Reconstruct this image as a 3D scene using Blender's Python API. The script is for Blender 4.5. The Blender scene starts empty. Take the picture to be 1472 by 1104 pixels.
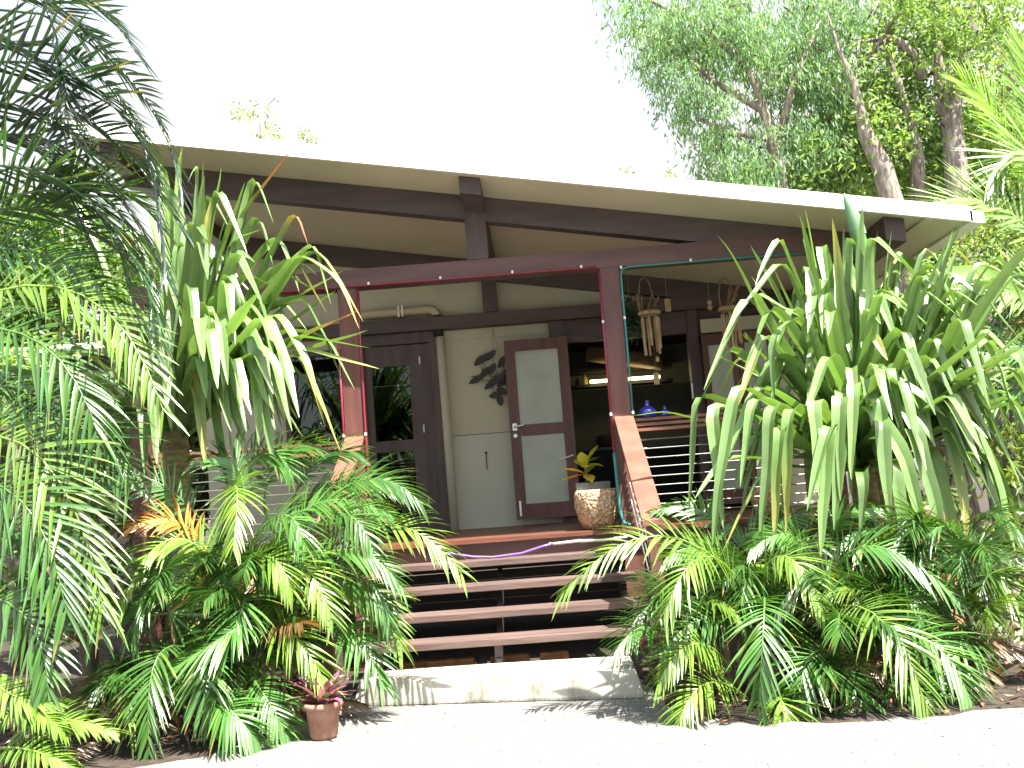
import bpy, math, random
import numpy as np
from mathutils import Vector, Matrix
R_ = math.radians
rnd = random.Random(7)
rg = np.random.default_rng(11)
scene = bpy.context.scene
col = scene.collection

# ------------------------------------------------------------------ camera
F, CY, CZ, YAW, PIT, ROL = 1450.0, -8.924, 1.43, .020, .107, .075
cyw, syw = math.cos(YAW), math.sin(YAW)
FW = np.array([-syw*math.cos(PIT), cyw*math.cos(PIT), math.sin(PIT)])
r0 = np.array([cyw, syw, 0.]); u0 = np.cross(r0, FW)
RT = r0*math.cos(ROL)-u0*math.sin(ROL); UP = r0*math.sin(ROL)+u0*math.cos(ROL)
CAM = np.array([0., CY, CZ])

def at(px, py, Y):
    d = RT*(px-736)/F+UP*(552-py)/F+FW
    return CAM+d*((Y-CY)/d[1])

cam = bpy.data.cameras.new('camera'); co = bpy.data.objects.new('camera', cam); col.objects.link(co)
cam.sensor_width = 36; cam.lens = F/1472*36; cam.clip_end = 2000; cam.clip_start = .05
co.matrix_world = Matrix(((RT[0], UP[0], -FW[0], 0), (RT[1], UP[1], -FW[1], CY), (RT[2], UP[2], -FW[2], CZ), (0, 0, 0, 1)))
scene.camera = co

# ------------------------------------------------------------------ light
SUN = np.array([.36, -.40, 1.0]); SUN /= np.linalg.norm(SUN)
el = math.asin(SUN[2]); az = math.atan2(SUN[0], SUN[1])
w = bpy.data.worlds.new('World'); scene.world = w; w.use_nodes = True
nt = w.node_tree; nt.nodes.clear()
sky = nt.nodes.new('ShaderNodeTexSky'); sky.sky_type = 'NISHITA'; sky.sun_disc = False
sky.sun_elevation = el; sky.sun_rotation = az; sky.air_density = 1.0; sky.dust_density = 3.5; sky.ozone_density = 1.0
bg = nt.nodes.new('ShaderNodeBackground'); bg.inputs[1].default_value = .13
wo = nt.nodes.new('ShaderNodeOutputWorld')
# thin bright cloud over most of the sky
tcw = nt.nodes.new('ShaderNodeTexCoord'); mpw = nt.nodes.new('ShaderNodeMapping'); mpw.inputs['Scale'].default_value = (1, 1, 2.2)
nzw = nt.nodes.new('ShaderNodeTexNoise'); nzw.inputs['Scale'].default_value = 1.6; nzw.inputs['Detail'].default_value = 5
rpw = nt.nodes.new('ShaderNodeMapRange'); rpw.inputs[1].default_value = .30; rpw.inputs[2].default_value = .56; rpw.inputs[3].default_value = .45; rpw.inputs[4].default_value = .96
mxw = nt.nodes.new('ShaderNodeMix'); mxw.data_type = 'RGBA'; mxw.inputs[7].default_value = (1.95, 1.98, 1.95, 1)
nt.links.new(tcw.outputs['Generated'], mpw.inputs[0]); nt.links.new(mpw.outputs[0], nzw.inputs[0]); nt.links.new(nzw.outputs[0], rpw.inputs[0])
spw = nt.nodes.new('ShaderNodeSeparateXYZ'); zmw = nt.nodes.new('ShaderNodeMapRange'); zmw.inputs[1].default_value = .36; zmw.inputs[2].default_value = .75; zmw.inputs[3].default_value = 1; zmw.inputs[4].default_value = .35
muw = nt.nodes.new('ShaderNodeMath'); muw.operation = 'MULTIPLY'
nt.links.new(tcw.outputs['Generated'], spw.inputs[0]); nt.links.new(spw.outputs[2], zmw.inputs[0]); nt.links.new(zmw.outputs[0], muw.inputs[0]); nt.links.new(rpw.outputs[0], muw.inputs[1])
nt.links.new(muw.outputs[0], mxw.inputs[0]); nt.links.new(sky.outputs[0], mxw.inputs[6]); nt.links.new(mxw.outputs[2], bg.inputs[0]); nt.links.new(bg.outputs[0], wo.inputs[0])
sl = bpy.data.lights.new('sun', 'SUN'); sl.energy = 4.9; sl.angle = R_(.5); sl.color = (1, .95, .86)
so = bpy.data.objects.new('sun', sl); col.objects.link(so)
so.rotation_euler = Vector(SUN).to_track_quat('Z', 'Y').to_euler(); so.location = (4, -6, 14)
scene.view_settings.view_transform = 'Standard'; scene.view_settings.look = 'None'
scene.view_settings.exposure = 2.15; scene.view_settings.gamma = 1
scene.render.engine = 'CYCLES'
scene.cycles.max_bounces = 8; scene.cycles.transparent_max_bounces = 8

# ------------------------------------------------------------------ materials
class NT:
    def __init__(s, name):
        s.m = bpy.data.materials.new(name); s.m.use_nodes = True
        s.t = s.m.node_tree; s.b = s.t.nodes['Principled BSDF']; s.o = s.t.nodes['Material Output']
    def n(s, k, **kw):
        x = s.t.nodes.new(k)
        for a, v in kw.items(): setattr(x, a, v)
        return x
    def l(s, a, b): s.t.links.new(a, b)

def mat(name, c, rough=.6, c2=None, scale=8, stretch=(1, 1, 1), bump=0, bscale=None, detail=6, spec=.5, metal=0, lo=.35, hi=.65, emit=None, estr=0):
    q = NT(name); b = q.b
    b.inputs['Roughness'].default_value = rough; b.inputs['Specular IOR Level'].default_value = spec
    b.inputs['Metallic'].default_value = metal
    b.inputs['Base Color'].default_value = (*c, 1)
    tc = q.n('ShaderNodeTexCoord'); mp = q.n('ShaderNodeMapping'); mp.inputs['Scale'].default_value = stretch
    q.l(tc.outputs['Object'], mp.inputs[0])
    if c2 is not None:
        nz = q.n('ShaderNodeTexNoise'); nz.inputs['Scale'].default_value = scale; nz.inputs['Detail'].default_value = detail
        q.l(mp.outputs[0], nz.inputs[0])
        rp = q.n('ShaderNodeValToRGB'); rp.color_ramp.elements[0].position = lo; rp.color_ramp.elements[1].position = hi
        rp.color_ramp.elements[0].color = (*c, 1); rp.color_ramp.elements[1].color = (*c2, 1)
        q.l(nz.outputs[0], rp.inputs[0]); q.l(rp.outputs[0], b.inputs['Base Color'])
    if bump:
        n2 = q.n('ShaderNodeTexNoise'); n2.inputs['Scale'].default_value = bscale or scale*3; n2.inputs['Detail'].default_value = 5
        q.l(mp.outputs[0], n2.inputs[0])
        bp = q.n('ShaderNodeBump'); bp.inputs['Strength'].default_value = bump; bp.inputs['Distance'].default_value = .02
        q.l(n2.outputs[0], bp.inputs['Height']); q.l(bp.outputs[0], b.inputs['Normal'])
    if emit:
        b.inputs['Emission Color'].default_value = (*emit, 1); b.inputs['Emission Strength'].default_value = estr
    return q.m

def leaf_mat(name, rough=.35, tr=.35, spec=.5, tc=(1.5, 1.45, .55)):
    q = NT(name); b = q.b
    a = q.n('ShaderNodeAttribute'); a.attribute_name = 'tint'
    nz = q.n('ShaderNodeTexNoise'); nz.inputs['Scale'].default_value = 9; nz.inputs['Detail'].default_value = 4
    tx = q.n('ShaderNodeTexCoord'); q.l(tx.outputs['Object'], nz.inputs[0])
    mr = q.n('ShaderNodeMapRange'); mr.inputs[3].default_value = .72; mr.inputs[4].default_value = 1.28
    q.l(nz.outputs[0], mr.inputs[0])
    mx = q.n('ShaderNodeVectorMath', operation='SCALE'); q.l(a.outputs['Color'], mx.inputs[0]); q.l(mr.outputs[0], mx.inputs['Scale'])
    q.l(mx.outputs[0], b.inputs['Base Color'])
    b.inputs['Roughness'].default_value = rough; b.inputs['Specular IOR Level'].default_value = spec
    t2 = q.n('ShaderNodeVectorMath', operation='MULTIPLY'); t2.inputs[1].default_value = tc
    q.l(mx.outputs[0], t2.inputs[0])
    td = q.n('ShaderNodeBsdfTranslucent'); q.l(t2.outputs[0], td.inputs[0])
    ms = q.n('ShaderNodeMixShader'); ms.inputs[0].default_value = tr
    q.l(b.outputs[0], ms.inputs[1]); q.l(td.outputs[0], ms.inputs[2]); q.l(ms.outputs[0], q.o.inputs[0])
    return q.m

def glass_mat(name):
    q = NT(name); q.t.nodes.remove(q.b)
    g = q.n('ShaderNodeBsdfGlossy'); g.inputs['Roughness'].default_value = .02; g.inputs[0].default_value = (.9, .95, .92, 1)
    t = q.n('ShaderNodeBsdfTransparent'); t.inputs[0].default_value = (.55, .6, .56, 1)
    fr = q.n('ShaderNodeFresnel'); fr.inputs[0].default_value = 1.55
    ad = q.n('ShaderNodeMath', operation='ADD'); ad.inputs[1].default_value = .0
    q.l(fr.outputs[0], ad.inputs[0])
    ms = q.n('ShaderNodeMixShader'); q.l(ad.outputs[0], ms.inputs[0]); q.l(t.outputs[0], ms.inputs[1]); q.l(g.outputs[0], ms.inputs[2])
    q.l(ms.outputs[0], q.o.inputs[0])
    return q.m

M = {}
M['soil'] = mat('soil', (.018, .013, .009), .95, (.05, .035, .024), 14, bump=.9, bscale=30)
M['gravel'] = mat('gravel', (.125, .123, .115), .95, (.225, .22, .205), 22, bump=.7, bscale=90, detail=12)
M['concrete'] = mat('concrete', (.15, .15, .12), .9, (.40, .39, .34), 5, (1, 1, .35), .35, 40, 8, lo=.33, hi=.5)
M['wood'] = mat('wood', (.085, .032, .027), .45, (.14, .056, .046), 3, (3, 3, .5), .12, 25)
M['woodx'] = mat('wood_across', (.08, .038, .034), .45, (.125, .06, .052), 3, (.5, 3, 3), .12, 25)
M['dark'] = mat('dark_wood', (.058, .040, .040), .5, (.092, .064, .061), 3, (.5, 3, 3), .1, 25)
M['darkv'] = mat('dark_wood_upright', (.058, .040, .040), .5, (.092, .064, .061), 3, (3, 3, .5), .1, 25)
M['rail'] = mat('rail_wood', (.16, .062, .042), .45, (.23, .10, .07), 4, (1, 1, 1), .1, 30)
M['tread'] = mat('tread_wood', (.075, .046, .04), .6, (.14, .092, .08), 4, (.35, 4, 4), .2, 20)
M['deck'] = mat('deck_wood', (.10, .036, .022), .4, (.16, .06, .034), 4, (.35, 4, 4), .15, 20)
M['wall'] = mat('wall_cream', (.43, .415, .30), .75, (.52, .50, .375), 1.3, (1, 1, .5), bump=.04, bscale=60)
M['wallw'] = mat('wall_white', (.47, .475, .39), .75, (.56, .56, .46), 1.3, (1, 1, .4), .04, 60)
M['soffit'] = mat('soffit_cream', (.52, .49, .36), .7, (.58, .545, .41), 1.6)
M['white'] = mat('roof_white', (.80, .78, .72), .5, (.84, .82, .78), 3)
M['frost'] = mat('frosted_glass', (.33, .37, .30), .1, (.40, .44, .36), 3, spec=.5)
M['glass'] = glass_mat('glass')
M['metal'] = mat('steel', (.55, .55, .54), .3, metal=.9)
M['black'] = mat('black_plastic', (.012, .015, .015), .5)
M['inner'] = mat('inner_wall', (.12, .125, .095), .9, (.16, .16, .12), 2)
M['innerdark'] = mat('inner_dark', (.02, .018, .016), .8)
M['pipe'] = mat('cream_pipe', (.45, .37, .24), .4, (.50, .43, .29), 5)
M['red'] = mat('red_tube', (.25, .02, .045), .35)
M['teal'] = mat('teal_tube', (.03, .22, .21), .35)
M['purple'] = mat('purple_tube', (.15, .085, .30), .3)
M['clear'] = mat('clear_tube', (.62, .6, .58), .25)
M['clip'] = mat('white_clip', (.75, .74, .7), .4)
M['bamboo'] = mat('bamboo', (.36, .24, .12), .5, (.55, .42, .25), 10, (3, 3, .6))
M['hood'] = mat('woven_bamboo', (.26, .17, .08), .5, (.40, .29, .16), 6, (.5, 3, 3))
M['twig'] = mat('twig', (.20, .13, .08), .8, (.32, .23, .15), 20)
M['blue'] = mat('blue_glass', (.02, .03, .30), .08, spec=.9)
M['terra'] = mat('terracotta', (.22, .10, .07), .85, (.34, .19, .14), 9)
M['bark'] = mat('bark', (.12, .10, .088), .95, (.30, .26, .225), 7, (2, 2, .5), .9, 16)
M['barkp'] = mat('palm_bark', (.14, .11, .05), .9, (.30, .25, .13), 9, (1, 1, 3), .6, 20)
M['lamp'] = mat('lamp_tube', (.9, .85, .6), .4, emit=(1, .82, .42), estr=3.2)
M['brick'] = mat('brick', (.30, .13, .06), .9, (.45, .24, .12), 12, bump=.5)
M['orn'] = mat('ornament_metal', (.035, .032, .03), .6)
M['slate'] = mat('slate_planter', (.10, .12, .12), .6, (.14, .16, .16), 6)
M['ptin'] = mat('yellow_tin', (.5, .4, .1), .5)
M['sleeper'] = mat('sleeper', (.16, .12, .08), .9, (.27, .21, .15), 6, (.4, 3, 3), .4, 20)
M['rope'] = mat('rope', (.6, .57, .52), .8, (.3, .26, .22), 40)
M['fibre'] = mat('fibre_green', (.04, .10, .05), .8, (.10, .18, .09), 22)
# pebble-textured pot
q = NT('pebble_pot'); b = q.b; tcx = q.n('ShaderNodeTexCoord'); vo = q.n('ShaderNodeTexVoronoi'); vo.inputs['Scale'].default_value = 34
q.l(tcx.outputs['Object'], vo.inputs[0]); rp = q.n('ShaderNodeValToRGB')
rp.color_ramp.elements[0].color = (.60, .47, .31, 1); rp.color_ramp.elements[1].color = (.33, .21, .115, 1); rp.color_ramp.elements[0].position = .2; rp.color_ramp.elements[1].position = .65
q.l(vo.outputs[0], rp.inputs[0]); q.l(rp.outputs[0], b.inputs['Base Color']); b.inputs['Roughness'].default_value = .8
bp = q.n('ShaderNodeBump'); bp.invert = True; bp.inputs['Strength'].default_value = .9; bp.inputs['Distance'].default_value = .02
q.l(vo.outputs[0], bp.inputs['Height']); q.l(bp.outputs[0], b.inputs['Normal']); M['pebble'] = q.m
M['palm'] = leaf_mat('palm_leaf', .36, .26, 1.0)
M['strap'] = leaf_mat('strap_leaf', .40, .24, .9, (1.35, 1.4, .6))
M['leaf'] = leaf_mat('tree_leaf', .42, .42, .4)
M['litter'] = leaf_mat('litter_leaf', .8, .05, .2)

# ------------------------------------------------------------------ mesh helpers
def tag(o, label=None, cat=None, group=None, kind=None):
    if label: o['label'] = label
    if cat: o['category'] = cat
    if group: o['group'] = group
    if kind: o['kind'] = kind
    return o

def empty(name, loc, label, cat, group=None):
    o = bpy.data.objects.new(name, None); col.objects.link(o); o.location = [float(v) for v in loc]; o.empty_display_size = .2
    return tag(o, label, cat, group)

class MB:
    def __init__(s): s.v = []; s.f = []
    def box(s, x0, x1, y0, y1, z0, z1):
        i = len(s.v)
        s.v += [(x, y, z) for z in (z0, z1) for y in (y0, y1) for x in (x0, x1)]
        s.f += [tuple(i+k for k in f) for f in ((0, 2, 3, 1), (4, 5, 7, 6), (0, 1, 5, 4), (2, 6, 7, 3), (0, 4, 6, 2), (1, 3, 7, 5))]
        return s
    def hexa(s, p):      # 8 points in the order of box
        i = len(s.v); s.v += [tuple(map(float, a)) for a in p]
        s.f += [tuple(i+k for k in f) for f in ((0, 2, 3, 1), (4, 5, 7, 6), (0, 1, 5, 4), (2, 6, 7, 3), (0, 4, 6, 2), (1, 3, 7, 5))]
        return s
    def bar(s, a, b, wd, ht, up=(0, 0, 1)):
        a = Vector(a); b = Vector(b); t = (b-a).normalized(); sd = t.cross(Vector(up)).normalized(); u = sd.cross(t)
        return s.hexa([p+sd*x*wd/2+u*z*ht/2 for z in (-1, 1) for p in (a, b) for x in (-1, 1)])
    def tube(s, pts, rad, n=8):
        pts = [Vector([float(c) for c in p]) for p in pts]; m = len(pts)
        if not hasattr(rad, '__len__'): rad = [rad]*m
        i0 = len(s.v); prev = None
        for k, p in enumerate(pts):
            t = (pts[min(k+1, m-1)]-pts[max(k-1, 0)]).normalized()
            if prev is None:
                prev = t.orthogonal().normalized()
            x = (prev-t*prev.dot(t)).normalized(); prev = x; y = t.cross(x)
            for j in range(n):
                a = 2*math.pi*j/n; s.v.append(tuple(p+(x*math.cos(a)+y*math.sin(a))*rad[k]))
        for k in range(m-1):
            for j in range(n):
                a = i0+k*n+j; c = i0+k*n+(j+1) % n
                s.f.append((a, c, c+n, a+n))
        s.f.append(tuple(i0+j for j in reversed(range(n)))); s.f.append(tuple(i0+(m-1)*n+j for j in range(n)))
        return s
    def lathe(s, prof, c, n=28, cap=True):
        i0 = len(s.v); m = len(prof)
        for r, z in prof:
            for j in range(n):
                a = 2*math.pi*j/n; s.v.append((c[0]+r*math.cos(a), c[1]+r*math.sin(a), c[2]+z))
        for k in range(m-1):
            for j in range(n):
                a = i0+k*n+j; d = i0+k*n+(j+1) % n
                s.f.append((a, d, d+n, a+n))
        if cap:
            s.f.append(tuple(i0+j for j in reversed(range(n)))); s.f.append(tuple(i0+(m-1)*n+j for j in range(n)))
        return s
    def prism(s, poly, y0, y1):     # polygon in x,z extruded along y
        i = len(s.v); n = len(poly)
        s.v += [(x, y0, z) for x, z in poly]+[(x, y1, z) for x, z in poly]
        s.f.append(tuple(i+k for k in range(n))); s.f.append(tuple(i+n+k for k in reversed(range(n))))
        for k in range(n):
            a = i+k; b_ = i+(k+1) % n; s.f.append((b_, a, a+n, b_+n))
        return s
    def build(s, name, m, parent=None, smooth=False, bevel=0):
        me = bpy.data.meshes.new(name); me.from_pydata(s.v, [], s.f); me.update()
        import bmesh
        bm = bmesh.new(); bm.from_mesh(me); bmesh.ops.recalc_face_normals(bm, faces=bm.faces)
        if bevel: bmesh.ops.bevel(bm, geom=bm.edges[:], offset=bevel, segments=2, affect='EDGES', profile=.6)
        bm.to_mesh(me); bm.free()
        me.materials.append(m)
        if smooth:
            for p in me.polygons: p.use_smooth = True
        o = bpy.data.objects.new(name, me); col.objects.link(o)
        if parent is not None: attach(o, parent)
        return o

def attach(o, parent):
    o.parent = parent
    p = parent; off = Vector((0, 0, 0))
    while p is not None: off += p.location; p = p.parent
    # data were given in world coordinates
    o.location = -off if parent.parent is None else Vector((0, 0, 0))
    if parent.parent is not None:
        o.location = -(off)
    return o

class NP:                # numpy quads with a colour per vertex
    def __init__(s): s.V = []; s.Q = []; s.C = []; s.n = 0
    def add(s, V, Q, C):
        s.V.append(V.reshape(-1, 3)); s.Q.append(Q.reshape(-1, 4)+s.n); s.C.append(C.reshape(-1, 3)); s.n += len(s.V[-1])
    def strips(s, P, W, B, wd, Cc, fold=.25, crease=False):
        # P (n,k,3) centre line, W width dirs, B normals, wd (n,k) half widths, Cc (n,k,3)
        n, k, _ = P.shape
        L = P-W*wd[..., None]; Rr = P+W*wd[..., None]; Mi = P-B*(wd*fold)[..., None]
        if crease:
            V = np.stack([L, Mi, Mi, Rr], 2); idx = np.arange(n*k*4).reshape(n, k, 4)
            q_ = [np.stack([idx[:, :-1, a], idx[:, :-1, a+1], idx[:, 1:, a+1], idx[:, 1:, a]], -1).reshape(-1, 4) for a in (0, 2)]
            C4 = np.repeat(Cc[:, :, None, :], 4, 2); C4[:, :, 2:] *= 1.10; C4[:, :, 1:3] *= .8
            s.add(V, np.concatenate(q_), C4); return
        V = np.stack([L, Mi, Rr], 2)            # n,k,3,3
        idx = np.arange(n*k*3).reshape(n, k, 3)
        qa = np.stack([idx[:, :-1, 0], idx[:, :-1, 1], idx[:, 1:, 1], idx[:, 1:, 0]], -1)
        qb = np.stack([idx[:, :-1, 1], idx[:, :-1, 2], idx[:, 1:, 2], idx[:, 1:, 1]], -1)
        s.add(V, np.concatenate([qa.reshape(-1, 4), qb.reshape(-1, 4)]), np.repeat(Cc[:, :, None, :], 3, 2))
    def quads(s, P, U, Vv, Cc):      # flat leaf of 2 quads folded along the middle: P base (n,3), U along, Vv half width
        n = len(P)
        N = np.cross(U, Vv); N /= np.linalg.norm(N, axis=1)[:, None]+1e-9
        h = np.linalg.norm(Vv, axis=1)[:, None]
        V = np.stack([P, P+U*.45-Vv+N*h*.5, P+U*.5, P+U*.45+Vv+N*h*.5, P+U], 1)
        i = np.arange(n)[:, None]*5
        q1 = np.concatenate([i, i+2, i+4, i+1], 1); q2 = np.concatenate([i, i+3, i+4, i+2], 1)
        s.add(V, np.concatenate([q1, q2]), np.repeat(Cc[:, None, :], 5, 1))
    def tube(s, pts, rad, c, n=6):
        t = MB(); t.tube(pts, rad, n); V = np.array(t.v); m = len(pts)
        Q = np.array([f for f in t.f if len(f) == 4]); s.add(V, Q, np.tile(np.array(c), (len(V), 1)))
    def build(s, name, m, parent=None, smooth=True):
        V = np.concatenate(s.V).astype(np.float32); Q = np.concatenate(s.Q).astype(np.int32); C = np.concatenate(s.C)
        me = bpy.data.meshes.new(name); nq = len(Q)
        me.vertices.add(len(V)); me.vertices.foreach_set('co', V.ravel())
        me.loops.add(nq*4); me.loops.foreach_set('vertex_index', Q.ravel())
        me.polygons.add(nq); me.polygons.foreach_set('loop_start', np.arange(0, nq*4, 4, dtype=np.int32))
        try: me.polygons.foreach_set('loop_total', np.full(nq, 4, dtype=np.int32))
        except Exception: pass
        me.update(calc_edges=True)
        a = me.attributes.new('tint', 'FLOAT_COLOR', 'POINT')
        C4 = np.ones((len(V), 4), np.float32); C4[:, :3] = np.clip(C, .002, 1); a.data.foreach_set('color', C4.ravel())
        me.polygons.foreach_set('use_smooth', np.full(nq, smooth, dtype=bool))
        me.validate(); me.materials.append(m)
        o = bpy.data.objects.new(name, me); col.objects.link(o)
        if parent is not None: attach(o, parent)
        return o

def nrm(a): return a/(np.linalg.norm(a, axis=-1, keepdims=True)+1e-9)

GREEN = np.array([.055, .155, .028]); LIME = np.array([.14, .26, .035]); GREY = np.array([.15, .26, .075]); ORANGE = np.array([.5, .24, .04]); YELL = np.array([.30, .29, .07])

def frond(np_, P0, P1, P2, n=30, L=.42, wd=.014, droop=.42, vee=.25, c=GREEN, bare=.12, rs=.009, a0=68, a1=22, k=7, tipc=None, lenv=(.55, 1., .5), face=.35):
    P0, P1, P2 = (np.array(p, float) for p in (P0, P1, P2)); C = 2*P1-.5*(P0+P2)
    def B(t): t = t[:, None]; return P0*(1-t)**2+2*C*t*(1-t)+P2*t*t
    def D(t): t = t[:, None]; return nrm(2*(C-P0)*(1-t)+2*(P2-C)*t+1e-6)
    tt = np.linspace(0, 1, 9)
    rc = c*np.array([1.5, 1.35, 1.1])+.01
    np_.tube(B(tt), list(np.linspace(rs, rs*.25, 9)), rc, 5)
    ts = bare+(1-bare)*(np.arange(n)+.4)/n
    for side in (-1, 1):
        t = np.clip(ts+rg.normal(0, .25/n, n), 0, 1); P = B(t); T = D(t)
        Z = np.tile([0., 0, 1.], (n, 1)); N = Z-(Z*T).sum(1, keepdims=True)*T
        Nn = np.linalg.norm(N, axis=1, keepdims=True); N = np.where(Nn > .05, N, np.array([[0, -1., .2]])); N = nrm(N)
        Fv = np.tile([-.1, -1., .45], (n, 1)); Fv = nrm(Fv-(Fv*T).sum(1, keepdims=True)*T)
        N = nrm(N*(1-face)+Fv*face); S = nrm(np.cross(T, N))
        al = np.radians(a0+(a1-a0)*t+rg.normal(0, 5, n))[:, None]; be = vee+rg.normal(0, .10, n)[:, None]
        d = np.cos(al)*T+np.sin(al)*(side*S*np.cos(be)+N*np.sin(be))
        ln = L*np.interp(t, [bare, .45, 1], lenv)*rg.uniform(.82, 1.1, n)*np.where(rg.uniform(0, 1, n) < .05, .4, 1)
        pts = [P]; dirs = []
        g = droop*rg.uniform(.7, 1.35, n)[:, None]
        for j in range(k-1):
            dj = nrm(d+np.array([[0, 0, -1.]])*g*((j+.5)/(k-1))**1.15*1.5); dirs.append(dj)
            pts.append(pts[-1]+dj*(ln/(k-1))[:, None])
        dirs.append(dirs[-1]); P_ = np.stack(pts, 1); Dd = np.stack(dirs, 1)
        Wv = T[:, None, :]-(T[:, None, :]*Dd).sum(-1, keepdims=True)*Dd; Wv = nrm(Wv+.15*N[:, None, :])
        Wv = nrm(Wv-(Wv*Dd).sum(-1, keepdims=True)*Dd)
        Bn = np.cross(Dd, Wv); sgn = np.sign((Bn*N[:, None, :]).sum(-1, keepdims=True)); Bn = Bn*np.where(sgn == 0, 1, sgn)
        prof = np.interp(np.linspace(0, 1, k), [0, .15, .4, .75, 1], [.35, .9, 1, .66, .05])
        wdt = wd*prof[None]*rg.uniform(.85, 1.15, n)[:, None]
        cc = c[None]*rg.uniform(.72, 1.3, n)[:, None]
        cc = cc+np.clip(rg.normal(0, .25, n), 0, 1)[:, None]*np.array([[.06, .05, 0]])
        cc = np.repeat(cc[:, None, :], k, 1)
        dry = (rg.uniform(0, 1, n) < .10)[:, None, None]*np.clip((np.linspace(0, 1, k)-.6)/.3, 0, 1)[None, :, None]; cc = cc*(1-dry)+np.array([.24, .17, .06])*dry
        if tipc is not None:
            ww = np.linspace(0, 1, k)[None, :, None]**3; cc = cc*(1-ww)+tipc*ww
        np_.strips(P_, Wv, Bn, wdt, cc, .3)

def strap(np_, pts, wd, c, twist=0, tipc=None, foldw=.42, k=22, upref=None):
    """a long strap leaf through px-free 3D control points [base, ..., tip], creased along the middle"""
    pts = [np.array(p, float) for p in pts]
    # polyline smoothed a little at the kink
    seg = np.array([np.linalg.norm(pts[i+1]-pts[i]) for i in range(len(pts)-1)]); cum = np.concatenate([[0], np.cumsum(seg)])/seg.sum()
    s_ = np.linspace(0, 1, k)
    P = np.stack([np.interp(s_, cum, [p[a] for p in pts]) for a in range(3)], -1)
    P[1:-1] += rg.normal(0, .006, (k-2, 3))
    for _ in range(2):
        P[1:-1] = .2*P[:-2]+.6*P[1:-1]+.2*P[2:]
    T = nrm(np.gradient(P, axis=0))
    h = pts[-1]-pts[0]; h[2] = 0
    if np.linalg.norm(h) < .1: h = np.array([0, -1., 0])
    h = nrm(h)
    # width vector: across the plane of the leaf's bend, with a tilt
    W = np.cross(T, np.array([0, 0, 1.])); bad = np.linalg.norm(W, axis=1) < .3
    W0 = np.cross(h, np.array([0, 0, 1.]))
    W = np.where(((W*W0).sum(1) < 0)[:, None], -W, W); W = nrm(W+W0*.6)
    an = twist*np.linspace(.2, 1, k)[:, None]
    Bn = nrm(np.cross(W, T)); W = W*np.cos(an)+Bn*np.sin(an); W = nrm(W-(W*T).sum(1, keepdims=True)*T)
    Bn = nrm(np.cross(W, T)); Bn = np.where((Bn[:, 2] < 0)[:, None] & (np.arange(k) < k//2)[:, None], -Bn, Bn)
    prof = np.interp(s_, [0, .1, .5, .8, .95, 1], [.9, 1, 1, .72, .3, .04])
    cc = np.tile(c*rg.uniform(.8, 1.2), (k, 1))
    if tipc is not None:
        ww = np.clip((s_-.72)/.2, 0, 1)[:, None]; cc = cc*(1-ww)+tipc*ww
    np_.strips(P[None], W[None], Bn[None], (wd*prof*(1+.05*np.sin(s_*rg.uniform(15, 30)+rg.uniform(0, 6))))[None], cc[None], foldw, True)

# ------------------------------------------------------------------ the ground
g = MB(); g.v = [(-150, -60, -.004), (150, -60, -.004), (150, 200, -.004), (-150, 200, -.004)]; g.f = [(0, 1, 2, 3)]
tag(g.build('ground', M['soil']), kind='structure')
# gravel forecourt with a wavy edge
edge = [(-9, -3.0), (-4.2, -2.75), (-3.3, -2.78), (-2.7, -2.95), (-2.15, -2.75), (-1.85, -2.35), (-1.72, -1.9), (-1.62, -1.5), (-1.5, -1.1), (-.4, -1.1), (.62, -1.1), (.66, -1.7), (.7, -2.2), (.85, -2.6), (1.2, -2.9), (1.8, -3.0), (2.5, -2.95), (4, -2.95), (9, -3.0)]
ex = []
for (a, b_) in zip(edge[:-1], edge[1:]):
    for j in range(5):
        t = j/5; ex.append((a[0]+(b_[0]-a[0])*t+rnd.uniform(-.03, .03), a[1]+(b_[1]-a[1])*t+rnd.uniform(-.04, .04)))
ex.append(edge[-1])
g = MB(); g.v = [(x, y, 0) for x, y in ex]+[(9, -20, 0), (-9, -20, 0)]; g.f = [tuple(range(len(g.v)))]
tag(g.build('gravel_path', M['gravel']), kind='structure')

# ------------------------------------------------------------------ the house
ZS = lambda x: 4.06-.183*x           # soffit height
DK = 1.05
H = empty('timber_house', (0, 2, 0), 'cream skillion-roofed timber house with dark red posts and open veranda', 'house')
def hp(name, mb, m, parent=H, **k): return mb.build(name, M[m] if isinstance(m, str) else m, parent, **k)

XL, XR = -3.85, 3.72
# roof: soffit sheet with fascia, white top
def slab(x0, x1, y0, y1, dz0, dz1): 
    return MB().hexa([(x, y, ZS(x)+dz) for dz in (dz0, dz1) for y in (y0, y1) for x in (x0, x1)])
hp('soffit', slab(XL+.02, XR-.02, -.66, 8.5, 0, .03), 'soffit')
hp('roof', slab(XL, XR, -.64, 8.6, .034, .13), 'white')
hp('fascia', slab(XL-.01, XR+.005, -.70, -.664, -.015, .10), 'white')
hp('gutter', slab(XR-.012, XR+.10, -.70, 8.5, -.02, .075), 'white')
# batten along the right edge below the soffit
hp('edge_batten', slab(XR-.36, XR-.30, -.64, 8, -.02, -.001), 'soffit')
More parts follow.
